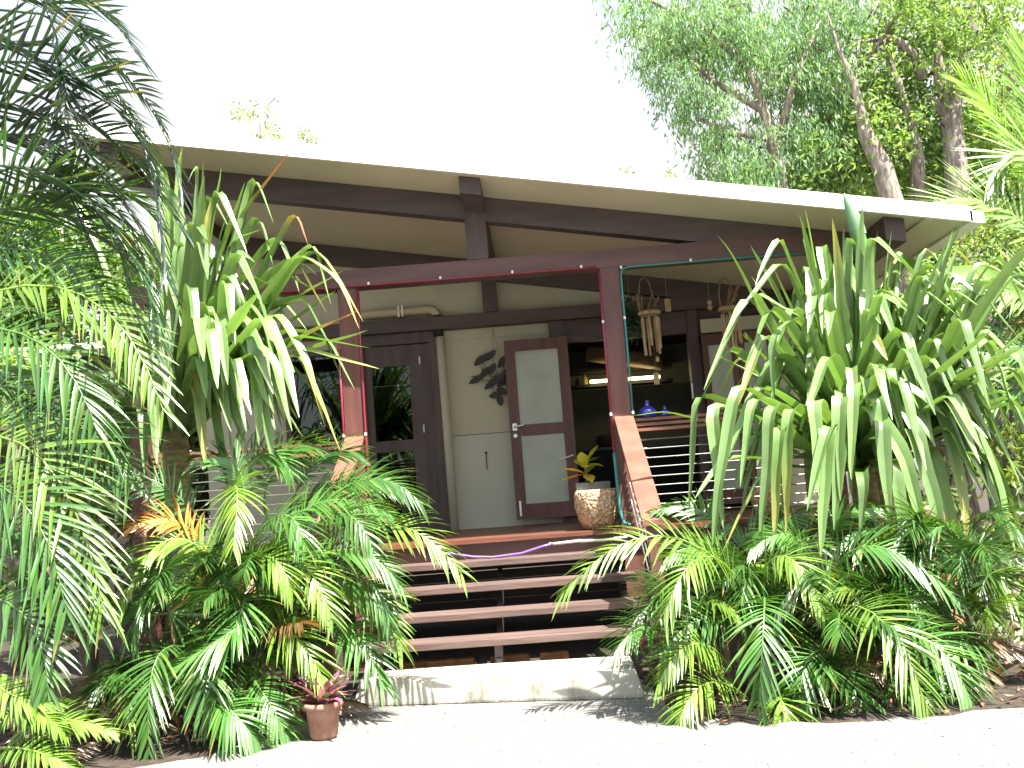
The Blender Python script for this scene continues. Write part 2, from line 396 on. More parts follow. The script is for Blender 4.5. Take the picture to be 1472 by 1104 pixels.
# rafters (raking), purlins, king posts, beams
hp('rafter', slab(-3.6, 3.06, .01, .15, -.225, -.003), 'dark')
hp('rafter', slab(-3.6, 3.3, 2.62, 2.76, -.215, -.003), 'dark')
for x0, x1, h in ((-.49, -.31, .15), (3.05, 3.22, .20), (-3.58, -3.41, .16)):
    hp('purlin', MB().hexa([(x, y, ZS(x)-.004-(h if k == 0 else 0)) for k in (0, 1) for y in (-.56, 2.7) for x in (x0, x1)]), 'dark', bevel=.006)
hp('king_post', MB().box(-.495, -.305, -.005, .165, 3.542, 4.0), 'darkv')
hp('king_post', MB().box(-.50, -.33, 2.6, 2.755, 3.532, 3.97), 'darkv')
hp('beam', MB().box(-3.6, 2.72, 0, .17, 3.372, 3.54), 'woodx')
hp('wall_plate', MB().box(-3.4, 3.2, 2.63, 2.795, 3.38, 3.53), 'dark')
hp('newel_post', MB().box(2.55, 2.68, .02, .15, DK+.001, 2.02), 'wood')
for x0 in (-3.62, -1.69, .685):
    hp('post', MB().box(x0, x0+.17, .002, .168, 0.0, 3.37), 'wood')

# walls
def wl(x0, x1, z0, z1, nm='wall', y0=2.8, y1=2.92, m='wall'): return hp(nm, MB().box(x0, x1, y0, y1, z0, z1), m)
wl(-3.85, -2.9, DK, 3.38); wl(-2.9, -2.06, DK, 1.95); wl(-2.9, -2.06, 3.25, 3.38)
wl(-1.06, .24, DK, 2.13, m='wallw'); wl(-1.06, .24, 2.137, 3.375)
hp('wall', MB().prism([(-3.6, 3.385), (3.4, 3.385), (3.4, ZS(3.4)), (-3.6, ZS(-3.6))], 2.80, 2.9), 'wall')
wl(2.0, 2.75, 3.10, 3.26, 'lintel_panel', 2.70, 2.79); wl(2.78, 3.5, DK, 3.38)
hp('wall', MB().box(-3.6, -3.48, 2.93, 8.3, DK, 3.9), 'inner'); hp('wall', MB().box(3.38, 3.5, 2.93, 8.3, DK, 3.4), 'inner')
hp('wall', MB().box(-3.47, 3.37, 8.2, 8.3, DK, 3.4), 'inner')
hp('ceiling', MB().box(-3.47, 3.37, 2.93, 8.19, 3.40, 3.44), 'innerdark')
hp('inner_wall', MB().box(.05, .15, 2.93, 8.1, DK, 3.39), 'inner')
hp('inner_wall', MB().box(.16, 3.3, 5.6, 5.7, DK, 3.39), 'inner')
# deck boards as one sheet plus boards edge
d = MB()
for i in range(23):
    y = -.08+i*.126; d.box(-3.6, 3.0, y, y+.12, DK-.035, DK)
hp('deck', d, 'deck')
hp('deck_bearer', MB().box(-3.6, 3.0, -.02, .03, DK-.19, DK-.037), 'woodx')
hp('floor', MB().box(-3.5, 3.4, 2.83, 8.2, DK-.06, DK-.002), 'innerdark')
s = MB()
for i in range(9): s.box(-3.6, 3.4, 2.86, 2.9, .03+i*.108, .03+i*.108+.098)
hp('skirting_board', s, 'dark')
hp('pier', MB().box(3.14, 3.42, -.29, -.01, 0, .78), 'brick')
for x in (-3.5, -1.9, .9, 2.7):
    for y in (.25, 2.4): hp('stump', MB().box(x-.06, x+.06, y-.06, y+.06, 0, DK-.2), 'darkv')
hp('eave_panel', MB().box(-.99, .2, 2.785, 2.797, 3.26, 3.375), 'wall')

# left glazed door
D1 = hp('glazed_door', MB().box(-2.06, -1.94, 2.72, 2.86, DK, 3.378).box(-1.16, -1.065, 2.72, 2.86, DK, 3.378).box(-1.94, -1.16, 2.72, 2.86, 3.25, 3.378), 'darkv')
hp('door_frame', MB().box(-1.938, -1.86, 2.75, 2.80, DK+.02, 3.24).box(-1.42, -1.162, 2.75, 2.80, DK+.02, 3.24).box(-1.86, -1.42, 2.75, 2.80, 3.0, 3.24).box(-1.86, -1.42, 2.75, 2.80, 2.0, 2.13).box(-1.86, -1.42, 2.75, 2.80, DK+.02, 1.25), 'darkv', D1)
hp('glass', MB().box(-1.86, -1.42, 2.77, 2.778, 1.25, 2.0), 'glass', D1); hp('glass', MB().box(-1.86, -1.42, 2.77, 2.778, 2.13, 3.0), 'glass', D1)
for z in (1.35, 2.2, 3.0): hp('hinge', MB().box(-1.30, -1.285, 2.742, 2.75, z, z+.09), 'metal', D1)
# window left of it
W1 = hp('window', MB().box(-2.9, -2.84, 2.75, 2.86, 1.95, 3.25).box(-2.12, -2.062, 2.75, 2.86, 1.95, 3.25).box(-2.84, -2.12, 2.75, 2.86, 3.19, 3.25).box(-2.84, -2.12, 2.75, 2.86, 1.95, 2.0), 'darkv')
hp('glass', MB().box(-2.84, -2.12, 2.80, 2.808, 2.0, 3.19), 'glass', W1)
# door opening frame
hp('door_jamb', MB().box(.242, .42, 2.70, 2.9, DK, 3.379), 'darkv')
hp('door_jamb', MB().box(1.85, 1.97, 2.72, 2.9, DK, 3.379), 'darkv')
hp('transom', MB().box(.421, 1.849, 2.74, 2.86, 3.12, 3.378), 'dark')
hp('transom', MB().box(1.971, 2.779, 2.80, 2.86, 3.08, 3.378), 'dark')
# open leaf with frosted panes
def leafdoor(x0, x1, z0, z1, y, pw=.11, mid=(2.06, 2.19)):
    L = MB().box(x0, x0+pw, y, y+.045, z0, z1).box(x1-pw, x1, y, y+.045, z0, z1).box(x0+pw, x1-pw, y, y+.045, z1-.13, z1).box(x0+pw, x1-pw, y, y+.045, z0, z0+.17).box(x0+pw, x1-pw, y, y+.045, *mid)
    o = hp('folding_door', L, 'wood')
    hp('frosted_pane', MB().box(x0+pw, x1-pw, y+.012, y+.03, mid[1], z1-.13), 'frost', o)
    hp('frosted_pane', MB().box(x0+pw, x1-pw, y+.012, y+.03, z0+.17, mid[0]), 'frost', o)
    return o
o = leafdoor(-.29, .44, 1.12, 3.17, 2.58, .12)
hp('lock', MB().lathe([(.022, -.01), (.022, .01)], (0, 0, 0), 16), 'metal', o)
lk = o.children[-1]; lk.data.transform(Matrix.Translation((-.235, 2.575, 2.07)) @ Matrix.Rotation(R_(90), 4, 'X'))
hp('handle', MB().tube([(-.235, 2.58, 2.17), (-.235, 2.535, 2.17), (-.22, 2.53, 2.172), (-.13, 2.53, 2.185)], .011).box(-.26, -.21, 2.572, 2.58, 2.13, 2.21), 'metal', o)
hp('bolt', MB().box(-.25, -.228, 2.565, 2.58, 1.16, 1.33), 'metal', o)
hp('hook', MB().tube([(.40, 2.575, 1.80), (.40, 2.54, 1.80), (.36, 2.535, 1.79), (.24, 2.535, 1.76)], .008), 'clip', o)
o = leafdoor(1.98, 2.38, 1.12, 3.07, 2.62, .07); o = leafdoor(2.39, 2.79, 1.12, 3.07, 2.60, .07)
hp('handle', MB().tube([(1.83, 2.72, 2.35), (1.83, 2.66, 2.35), (1.83, 2.66, 2.52), (1.83, 2.72, 2.52)], .01), 'metal', o)
hp('peg', MB().box(-.60, -.59, 2.79, 2.80, 1.72, 1.90).box(-.608, -.582, 2.78, 2.80, 1.90, 1.925), 'orn')
# stormwater pipe
hp('pipe', MB().tube([(-1.98, 2.70, 3.62), (-1.6, 2.70, 3.625), (-1.15, 2.70, 3.63), (-1.09, 2.70, 3.62), (-1.052, 2.70, 3.57), (-1.045, 2.70, 3.5)], .052, 12), 'pipe', smooth=True)
hp('pipe_joint', MB().tube([(-1.045, 2.70, 3.55), (-1.045, 2.70, 3.30)], .062, 12), 'black', smooth=True)
hp('pipe', MB().tube([(-1.03, 2.72, 3.31), (-1.01, 2.72, DK)], .05, 12), 'wall', smooth=True)
hp('pipe_clip', MB().box(-1.50, -1.48, 2.64, 2.76, 3.56, 3.69).box(-1.455, -1.435, 2.64, 2.76, 3.56, 3.69), 'clip')

# balustrades
def balus(x0, x1, slz, wires):
    s = MB()
    for i in range(3): s.box(x0, x1, .03, .13, slz-i*.045-.026, slz-i*.045)
    hp('top_rail', s, 'rail')
    for i in range(wires):
        z = slz-.19-i*.082
        hp('wire', MB().tube([(x0, .08, z), (x0+.12, .08, z)], .010, 6).tube([(x0+.1, .08, z), (x1-.1, .08, z)], .005, 6).tube([(x1-.12, .08, z), (x1, .08, z)], .010, 6), 'metal')
balus(.856, 2.548, 2.0, 9); balus(-3.449, -1.691, 2.0, 9)

# ------------------------------------------------------------------ stairs
S = empty('front_steps', (-.35, -.8, 0), 'open timber stair of four brown treads up to the veranda', 'steps')
r = .169
for i, y in enumerate((-1.355, -1.089, -.707, -.325)):
    z = DK-(4-i)*r
    wob = (.035, -.03, 0, -.02)[i]
    MB().box(-1.45+wob, .72, y, y+.30, z-.052, z).build('tread', M['tread'], S, bevel=.006)
for x in (-1.30, -.40, .62):
    MB().hexa([(xx, yy, zz) for (yy0, z0, yy1, z1) in ((-1.30, .02, -.04, .62), (-1.30, .22, -.04, .80)) for (yy, zz) in ((yy0, z0), (yy1, z1)) for xx in (x-.02, x+.02)]).build('stringer', M['darkv'], S)
    MB().box(x-.03, x+.03, -1.28, -1.22, 0, .33).build('stringer_foot', M['darkv'], S)
# handrail boards
def handrail(xa, xb, ya, za, yb, zb):
    sl = (zb-za)/(yb-ya)
    MB().hexa([(x+(xb-xa)*t, ya+(yb-ya)*t, za+(zb-za)*t+dz) for dz in (-.045, 0) for t in (0, 1) for x in (xa-.085, xa+.085)]).build('handrail', M['rail'], S, bevel=.006)
    xp = xb; MB().box(xp-.045, xp+.045, yb+.04, yb+.13, 0, zb+.0).build('newel_post', M['wood'], S)
    for k in range(5):
        o_ = .14+k*.15
        MB().tube([(xa, ya-.02, za-o_), (xb, yb+.1, zb-o_)], .006, 6).build('wire', M['metal'], S)
handrail(.785, .80, 0, 2.03, -1.55, 1.16); handrail(-1.61, -1.63, 0, 2.03, -1.55, 1.16)

c = MB().hexa([(-1.45, -1.58, 0), (.60, -1.98, 0), (-1.42, -1.18, 0), (.60, -1.34, 0), (-1.40, -1.55, .185), (.55, -1.95, .185), (-1.40, -1.2, .19), (.56, -1.36, .19)])
tag(c.build('concrete_step', M['concrete'], bevel=.025), 'low pale weathered concrete block at the foot of the timber stair', 'step')
# subdivide sleeper / brick rows under the steps
for i, (x0, x1) in enumerate(((-1.25, -.60), (-.48, -.18), (-.10, .12))):
    tag(MB().box(x0, x1, -1.10+i*.01, -1.0, 0, .205).build('brick_edging', M['brick'], bevel=.012), ('long orange brick edging under the left of the stair', 'shorter orange brick edging under the middle of the stair', 'smallest orange brick piece under the stair, right of its middle')[i], 'edging', 'brick edging under the stair')

# left board of side stair, at the veranda's far left end
B_ = at(153, 606, -.2); E_ = at(118, 700, -.9)
tag(MB().bar(B_, E_, .13, .05, (1, 0, .3)).build('handrail_board', M['rail'], bevel=.006), 'reddish sloping handrail board at the far left end of the veranda', 'handrail')
# low wing of the house at the far left
wg = empty('side_wing', (-6.5, 5, 0), 'low cream outbuilding wall with dark beam behind the palms at far left', 'outbuilding')
MB().box(-9, -5.1, 4.2, 7, 2.75, 3.55).build('wall', M['wall'], wg); MB().box(-9, -5.0, 4.14, 4.19, 3.45, 3.62).build('beam', M['dark'], wg)
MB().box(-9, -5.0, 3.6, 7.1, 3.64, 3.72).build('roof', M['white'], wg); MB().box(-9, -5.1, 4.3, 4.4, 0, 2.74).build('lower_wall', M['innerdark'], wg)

# ------------------------------------------------------------------ rope lights
def rope(name, pts, m, label, clips, rad=.009):
    e = MB().tube(pts, rad, 8).build(name, M[m], None, smooth=True)
    tag(e, label, 'rope light', 'rope lights strung along the veranda timbers')
    for p in clips: MB().box(p[0]-.010, p[0]+.010, p[1]-.012, p[1]+.010, p[2]-.012, p[2]+.014).build('clip', M['clip'], e, bevel=.003)
    return e
rope('rope_light', [(-3.3, -.014, 3.384), (-2, -.014, 3.38), (-1.2, -.014, 3.383), (-.4, -.014, 3.382), (.3, -.014, 3.384), (.655, -.014, 3.380)], 'red', 'red rope light along the bottom edge of the veranda beam', [(-1.4, -.012, 3.395), (-.75, -.012, 3.395), (-.1, -.012, 3.395), (.52, -.012, 3.395)])
rope('rope_light', [(-1.507, -.012, 3.35), (-1.507, -.012, 2.6), (-1.507, -.012, 1.9), (-1.507, -.012, 1.1)], 'red', 'red rope light down the inner edge of the left veranda post', [(-1.507, -.012, 2.04)])
rope('rope_light', [(-1.702, -.012, 2.9), (-1.702, -.012, 2.2), (-1.702, -.012, 1.4)], 'red', 'red rope light down the outer edge of the left veranda post', [(-1.702, -.012, 2.04)])
rope('rope_light', [(.673, -.012, 3.35), (.673, -.012, 2.5), (.673, -.012, 1.72)], 'red', 'red rope light down the left edge of the right veranda post', [(.673, -.012, 2.05), (.673, -.012, 2.88)])
rope('rope_light', [(.672, -.012, 1.71), (.674, -.03, 1.58), (.68, -.02, 1.2), (.70, -.03, 1.10), (.76, -.04, 1.075)], 'teal', 'short teal rope light end hanging beside the pebbled pot', [(.672, -.012, 1.69)], .014)
rope('rope_light', [(2.5, -.014, 3.36), (1.6, -.014, 3.363), (.95, -.014, 3.36), (.885, -.014, 3.345), (.868, -.014, 3.29), (.868, -.014, 2.6), (.868, -.014, 2.03)], 'teal', 'teal rope light along the beam and down the right post', [(.868, -.012, 2.05), (.868, -.012, 2.9), (.875, -.012, 3.36), (1.5, -.012, 3.375)])
rope('rope_light', [(-.95, -.125, .96), (-.8, -.13, .945), (-.62, -.135, .905), (-.45, -.135, .89), (-.2, -.135, .905), (-.02, -.13, .95), (.06, -.13, .965)], 'purple', 'purple rope light sagging along the deck edge above the steps', [(-.8, -.12, .95), (.05, -.12, .965)], .012)
rope('rope_light', [(.07, -.13, .965), (.3, -.135, .975), (.5, -.135, .965), (.72, -.13, .98)], 'clear', 'clear rope light along the deck edge right of the purple one', [(.30, -.12, .975)], .013)
tw = MB()
for ph in (0, math.pi):
    tw.tube([(.785+.012*math.cos(ph+k*1.3)+k*.0022, -.06+.012*math.sin(ph+k*1.3), 1.72-k*.026) for k in range(26)], .010, 6)
tag(tw.build('rope', M['rope'], smooth=True), 'white twisted rope hanging beside the right stair handrail', 'rope')

# ------------------------------------------------------------------ veranda things
def pot_croton():
    p = MB().lathe([(.09, 0), (.13, .005), (.175, .08), (.205, .2), (.205, .30), (.19, .345), (.178, .352), (.165, .34), (.17, .25), (.10, .22)], (.50, -.02+.2, DK+.002), 36)
    e = tag(p.build('pebbled_pot', M['pebble'], smooth=True), 'round tan pebbled pot at the edge of the deck', 'pot')
    e2 = empty('croton', (.44, .40, DK), 'croton with yellow-green leaves in a grey planter behind the pebbled pot', 'plant')
    MB().hexa([(x, y, z) for z, h in ((DK+.002, .15), (DK+.42, .20)) for y in (.40-h*.7, .40+h*.7) for x in (.48-h*.8, .48+h*.8)]).build('planter', M['slate'], e2, bevel=.01)
    MB().box(.36, .60, .29, .51, DK+.40, DK+.425).build('soil', M['soil'], e2)
    n = NP(); base = np.array([.43, .38, DK+.42])
    n.tube([base, base+[0, -.01, .10], base+[0.01, -.02, .17]], [.012, .01, .008], (.2, .16, .05))
    for i, (dx, dy, dz, ln, cc) in enumerate([(-.75, -.3, .45, .22, (.62, .46, .03)), (-.15, -.5, .85, .21, (.42, .46, .03)), (.45, -.2, .8, .22, (.40, .44, .03)), (-.9, -.35, .08, .20, (.66, .34, .02)), (.1, -.8, .5, .15, (.45, .38, .03)), (.6, .3, .5, .17, (.08, .16, .03)), (.3, .6, .6, .18, (.2, .3, .03)), (-.3, .6, .6, .2, (.25, .3, .03)), (.7, -.4, .15, .15, (.3, .3, .03)), (.15, -.6, -.05, .13, (.4, .3, .03))]):
        d_ = nrm(np.array([dx, dy, dz])); b0 = base+[0, 0, .08+.09*(i % 3)/2]
        sv = nrm(np.cross(d_, [0, 0, 1])+1e-3); kk = 7; t = np.linspace(0, 1, kk)
        P = b0+d_*ln*1.25*t[:, None]+np.array([0, 0, -.07])*(t**2)[:, None]
        prof = .056*np.interp(t, [0, .15, .5, .75, 1], [.1, .45, 1, .8, .03])
        Bn = np.tile(nrm(np.cross(sv, d_)), (kk, 1)); cv = np.tile(np.array(cc), (kk, 1))
        n.strips(P[None], np.tile(sv, (kk, 1))[None], Bn[None], prof[None], cv[None], .3)
    n.build('leaves', M['strap'], e2)
pot_croton()
tag(MB().lathe([(.10, 0), (.15, .08), (.17, .2), (.16, .27), (.14, .27), (.13, .2)], (2.06, .35, DK), 30).build('pebbled_pot', M['pebble'], smooth=True), 'pebbled pot on the deck behind the right balustrade wires', 'pot')
tag(MB().lathe([(.10, 0), (.15, .08), (.17, .2), (.16, .27), (.14, .27), (.13, .2)], (3.28, -.15, .782), 30).build('clay_urn', M['terra'], smooth=True), 'clay urn half hidden by the right strap leaves beyond the deck', 'urn')
# bottles
for (x, y, z, sc, lb) in ((1.34, .09, 2.003, 1.0, 'larger cobalt blue glass bottle standing on the right balustrade'), (1.56, .09, 2.003, .62, 'smaller cobalt blue glass bottle standing on the right balustrade')):
    pass
for (px, sc, lb) in ((931, 1.0, 'larger cobalt blue glass bottle on the right balustrade rail'), (956, .6, 'smaller cobalt blue glass bottle on the right balustrade rail')):
    p = at(px, 596, .08); p[2] = 2.002
    MBo = MB().lathe([(.05*sc, 0), (.078*sc, .012*sc), (.082*sc, .05*sc), (.06*sc, .085*sc), (.022*sc, .105*sc), (.016*sc, .14*sc), (.024*sc, .15*sc), (.012*sc, .152*sc)], p, 24)
    bo = tag(MBo.build('bottle', M['blue'], smooth=True), lb, 'bottle', 'blue bottles on the rail')
# wind chimes
def chime(x, y, zt, zr, zb, label, seed):
    rr = random.Random(seed)
    e = empty('wind_chime', (x, y, zr), label, 'wind chime', 'wind chimes under the veranda roof')
    arch = MB().tube([(x-.07, y, zr+.02), (x-.075, y, zr+.16), (x-.05, y, zt-.03), (x-.01, y, zt)], .008, 6).tube([(x+.09, y, zr+.02), (x+.085, y, zr+.12), (x+.04, y, zt-.05), (x+.0, y, zt)], .006, 6)
    arch.build('hanger', M['twig'], e, smooth=True)
    for k in range(9):
        a = rr.uniform(-.1, .14); MB().tube([(x+a*.5-.03, y+rr.uniform(-.05, .05), zr+.03), (x+a, y+rr.uniform(-.06, .06), zr+rr.uniform(.12, .24))], rr.uniform(.004, .009), 5).build('twig', M['twig'], e)
    MB().lathe([(.02, -.02), (.11, -.018), (.12, 0), (.11, .018), (.02, .02)], (x+.02, y, zr), 16).build('disc', M['bamboo'], e)
    for k in range(7):
        a = k/7*2*math.pi; ln = rr.uniform(.30, .42)*(zr-zb)/.36
        bx, by = x+.02+.085*math.cos(a), y+.085*math.sin(a)
        MB().tube([(bx, by, zr-.02), (bx, by, zr-.05)], .002, 4).tube([(bx, by, zr-.05), (bx+rr.uniform(-.01, .01), by, zr-.05-ln)], .0135, 8).build('tube', M['bamboo'], e)
    MB().tube([(x+.06, y, zr-.02), (x+.06, y, zb-.12)], .002, 4).box(x+.045, x+.075, y-.005, y+.005, zb-.17, zb-.12).build('clapper', M['bamboo'], e)
chime(1.22, 1.2, 3.50, 3.13, 2.80, 'bamboo wind chime with twig top hanging just right of the right post', 3)
chime(2.03, 1.2, 3.43, 3.11, 2.75, 'twig-topped wind chime half hidden by the right strap leaves', 5)
tag(MB().tube([(1.43, 1.2, 3.60), (1.43, 1.2, 3.26)], .002, 4).box(1.405, 1.46, 1.19, 1.21, 3.13, 3.26).build('hanging_tag', M['bamboo']), 'small pale wooden tag hanging right of the left wind chime', 'tag', 'wooden tags hanging in the veranda')
tag(MB().tube([(1.855, 1.2, 3.55), (1.855, 1.2, 3.22)], .002, 4).lathe([(.01, -.055), (.03, -.03), (.015, 0), (.028, .03), (.01, .055)], (1.855, 1.2, 3.165), 12).build('hanging_tag', M['bamboo']), 'small notched pale bead hanging left of the twig-topped wind chime', 'tag', 'wooden tags hanging in the veranda')
tag(MB().tube([(1.255, 1.21, 3.0), (1.255, 1.21, 2.52)], .002, 4).box(1.225, 1.28, 1.2, 1.22, 2.40, 2.52).build('hanging_tag', M['bamboo']), 'lowest pale wooden tag, hanging on a long string below the wind chime', 'tag', 'wooden tags hanging in the veranda')
# green bunch behind the chime
n = NP(); m_ = 260; ct = np.array([1.13, 2.0, 3.22])
P = ct+rg.normal(0, 1, (m_, 3))*[.07, .05, .12]; U = nrm(rg.normal(0, 1, (m_, 3))+[0, 0, -.6])*rg.uniform(.05, .10, (m_, 1)); Vv = nrm(np.cross(U, rg.normal(0, 1, (m_, 3))))*.014
n.quads(P, U, Vv, np.array([.03, .09, .035])*rg.uniform(.6, 1.5, (m_, 1))); e = empty('hanging_fern', ct, 'dark green leafy bunch hanging behind the left wind chime', 'plant')
n.build('foliage', M['leaf'], e); MB().tube([ct+[0, 0, .5], ct], .003, 5).build('cord', M['twig'], e)
# leaf-shaped wall ornament
e = empty('wall_ornament', (-.42, 2.77, 2.8), 'dark metal spray of leaf shapes hung on the cream wall by the frosted door', 'wall ornament')
n = NP()
for px, py, ang, ln in ((690, 518, 40, .19), (703, 512, 35, .22), (686, 545, 25, .22), (698, 535, 40, .20), (706, 552, 35, .20), (716, 545, 40, .20), (722, 520, 55, .18), (712, 568, 10, .15), (722, 562, -20, .15), (719, 575, -80, .15), (724, 548, 35, .20), (728, 535, 50, .16), (708, 530, 60, .15)):
    p = at(px, py, 2.76); a = R_(ang); d_ = np.array([math.cos(a), 0, math.sin(a)]); sv = np.array([-d_[2], 0, d_[0]])
    t = np.linspace(0, 1, 7); Pp = p+d_*ln*(t-.5)[:, None]+np.array([0, rg.uniform(-.03, 0), 0])
    n.strips(Pp[None], np.tile(sv, (7, 1))[None], np.tile([0., -1, 0], (7, 1))[None], (.042*np.interp(t, [0, .25, .55, .85, 1], [.1, .8, 1, .6, .05]))[None], np.full((1, 7, 3), .03), .3)
n.build('leaf_shapes', M['orn'], e)
wv = MB()
for k in range(14):
    a = rnd.uniform(0, 6.28); x0, z0 = -.48+rnd.uniform(-.15, .2), 2.82+rnd.uniform(-.15, .15)
    wv.tube([(x0, 2.77, z0), (x0+.08*math.cos(a), 2.75, z0+.08*math.sin(a)), (x0+.17*math.cos(a+.4), 2.77, z0+.17*math.sin(a+.4))], .004, 5)
wv.tube([(-.41, 2.78, 3.36), (-.45, 2.78, 2.85)], .002, 4).tube([(-.41, 2.78, 3.36), (-.33, 2.78, 2.9)], .002, 4)
wv.build('wire_twigs', M['orn'], e)
# chair behind the glass
e = empty('slatted_chair', (-1.62, 3.25, DK), 'curved-back slatted chair just inside the left glazed door', 'chair')
for x in (-1.80, -1.50):
    MB().tube([(x, 3.05, DK), (x, 3.03, DK+.5), (x+.01, 3.0, DK+.7), (x+.03, 3.02, DK+.92), (x+.06, 3.06, DK+1.0)], .02, 8).build('leg', M['clip'], e, smooth=True)
    MB().tube([(x, 3.5, DK), (x, 3.5, DK+.45)], .02, 8).build('leg', M['clip'], e, smooth=True)
MB().box(-1.83, -1.47, 3.02, 3.52, DK+.44, DK+.48).build('seat', M['bamboo'], e)
s = MB()
for k in range(8): s.box(-1.79, -1.49, 2.99, 3.01, DK+.54+k*.055, DK+.575+k*.055)
s.build('backrest', M['bamboo'], e)
# kitchen seen through the opening
tag(MB().tube([(.78, 4.9, 3.26), (1.80, 4.9, 3.06)], .115, 16).build('bamboo_roll', M['hood'], smooth=True), 'thick brown woven bamboo roll hung in the dark kitchen', 'bamboo roll')
e = empty('kitchen_shelf', (1.1, 5.1, 2.9), 'dark shelf in the kitchen with a glowing lamp tube beneath', 'shelf')
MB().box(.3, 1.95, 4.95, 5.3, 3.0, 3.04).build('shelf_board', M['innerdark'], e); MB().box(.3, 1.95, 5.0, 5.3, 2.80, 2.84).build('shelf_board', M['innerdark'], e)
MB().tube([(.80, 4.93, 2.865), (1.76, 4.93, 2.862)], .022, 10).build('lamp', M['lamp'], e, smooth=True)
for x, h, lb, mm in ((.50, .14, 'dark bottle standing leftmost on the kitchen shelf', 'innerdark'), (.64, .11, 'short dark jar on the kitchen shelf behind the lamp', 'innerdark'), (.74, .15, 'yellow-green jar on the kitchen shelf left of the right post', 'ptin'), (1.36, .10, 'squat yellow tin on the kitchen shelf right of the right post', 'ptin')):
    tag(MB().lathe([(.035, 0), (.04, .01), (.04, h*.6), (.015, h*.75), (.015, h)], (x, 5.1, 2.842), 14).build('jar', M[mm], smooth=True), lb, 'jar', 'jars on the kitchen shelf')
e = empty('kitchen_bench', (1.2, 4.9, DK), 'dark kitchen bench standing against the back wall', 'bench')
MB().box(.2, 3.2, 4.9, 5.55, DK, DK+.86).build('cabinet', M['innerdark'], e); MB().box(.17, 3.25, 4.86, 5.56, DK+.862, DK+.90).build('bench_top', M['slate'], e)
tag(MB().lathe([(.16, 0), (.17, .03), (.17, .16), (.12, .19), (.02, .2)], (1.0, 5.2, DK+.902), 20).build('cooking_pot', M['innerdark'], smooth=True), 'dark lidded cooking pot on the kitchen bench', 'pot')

# ------------------------------------------------------------------ strap-leaved plants (pandanus)
def pandanus(label, gx, gy, head, authored, nrand, heads, seed, length=1.25):
    global rg
    rg = np.random.default_rng(seed); rr = random.Random(seed)
    e = empty('pandanus', (gx, gy, 0), label, 'pandanus')
    t = MB(); hz = head[2]
    t.tube([(gx, gy, 0), (gx+.02, gy, hz*.5), (head[0], head[1], hz-.15), (head[0], head[1], hz+.1)], [.12, .10, .10, .07], 12)
    for k in range(6):
        a = k*1.05+.3; t.tube([(gx+.35*math.cos(a), gy+.35*math.sin(a), 0), (gx+.2*math.cos(a), gy+.2*math.sin(a), .3), (gx, gy, .65)], [.022, .02, .018], 6)
    t.build('trunk', M['barkp'], e, smooth=True)
    n = NP()
    for A in authored:
        pts, wd, kind = A
        cc = GREY*rr.uniform(.8, 1.15) if kind in ('', 'y', 'r') else LIME
        tp = {'y': YELL*1.2, 'r': np.array([.35, .12, .04]), 'g': None, '': YELL if rr.random() < .06 else None, 'l': None}[kind]
        strap(n, [np.array(head)+rg.normal(0, .05, 3)]+[at(*p) for p in pts], wd*1.38, cc, rr.uniform(-.5, .5), tp)
    for (hd, az0, az1, e0, e1, cnt, L) in heads:
        for k in range(cnt):
            a = R_(rr.uniform(az0, az1)); ev = R_(rr.uniform(e0, e1)); ln = L*rr.uniform(.75, 1.15)
            d_ = np.array([math.cos(a)*math.cos(ev), math.sin(a)*math.cos(ev), math.sin(ev)])
            b0 = np.array(hd)+rg.normal(0, .05, 3)+d_*.05; kf = rr.uniform(.5, .72) if ev < R_(50) else rr.uniform(.66, .9); kp = b0+d_*ln*kf+np.array([0, 0, .03])
            hh = nrm(np.array([d_[0], d_[1], 0])+1e-3); tp = kp+hh*ln*rr.uniform(.05, .2)+np.array([0, 0, -1])*ln*(1-kf)*rr.uniform(.75, 1.)
            if rr.random() < (.15 if ev < R_(50) else .35): tp = kp+d_*ln*(1-kf)+np.array([0, 0, -.1])
            strap(n, [b0, kp, tp], rr.uniform(.042, .062), GREY*rr.uniform(.75, 1.15), rr.uniform(-.6, .6), YELL if rr.random() < .08 else None)
    n.build('leaf_rosette', M['strap'], e)
    return e

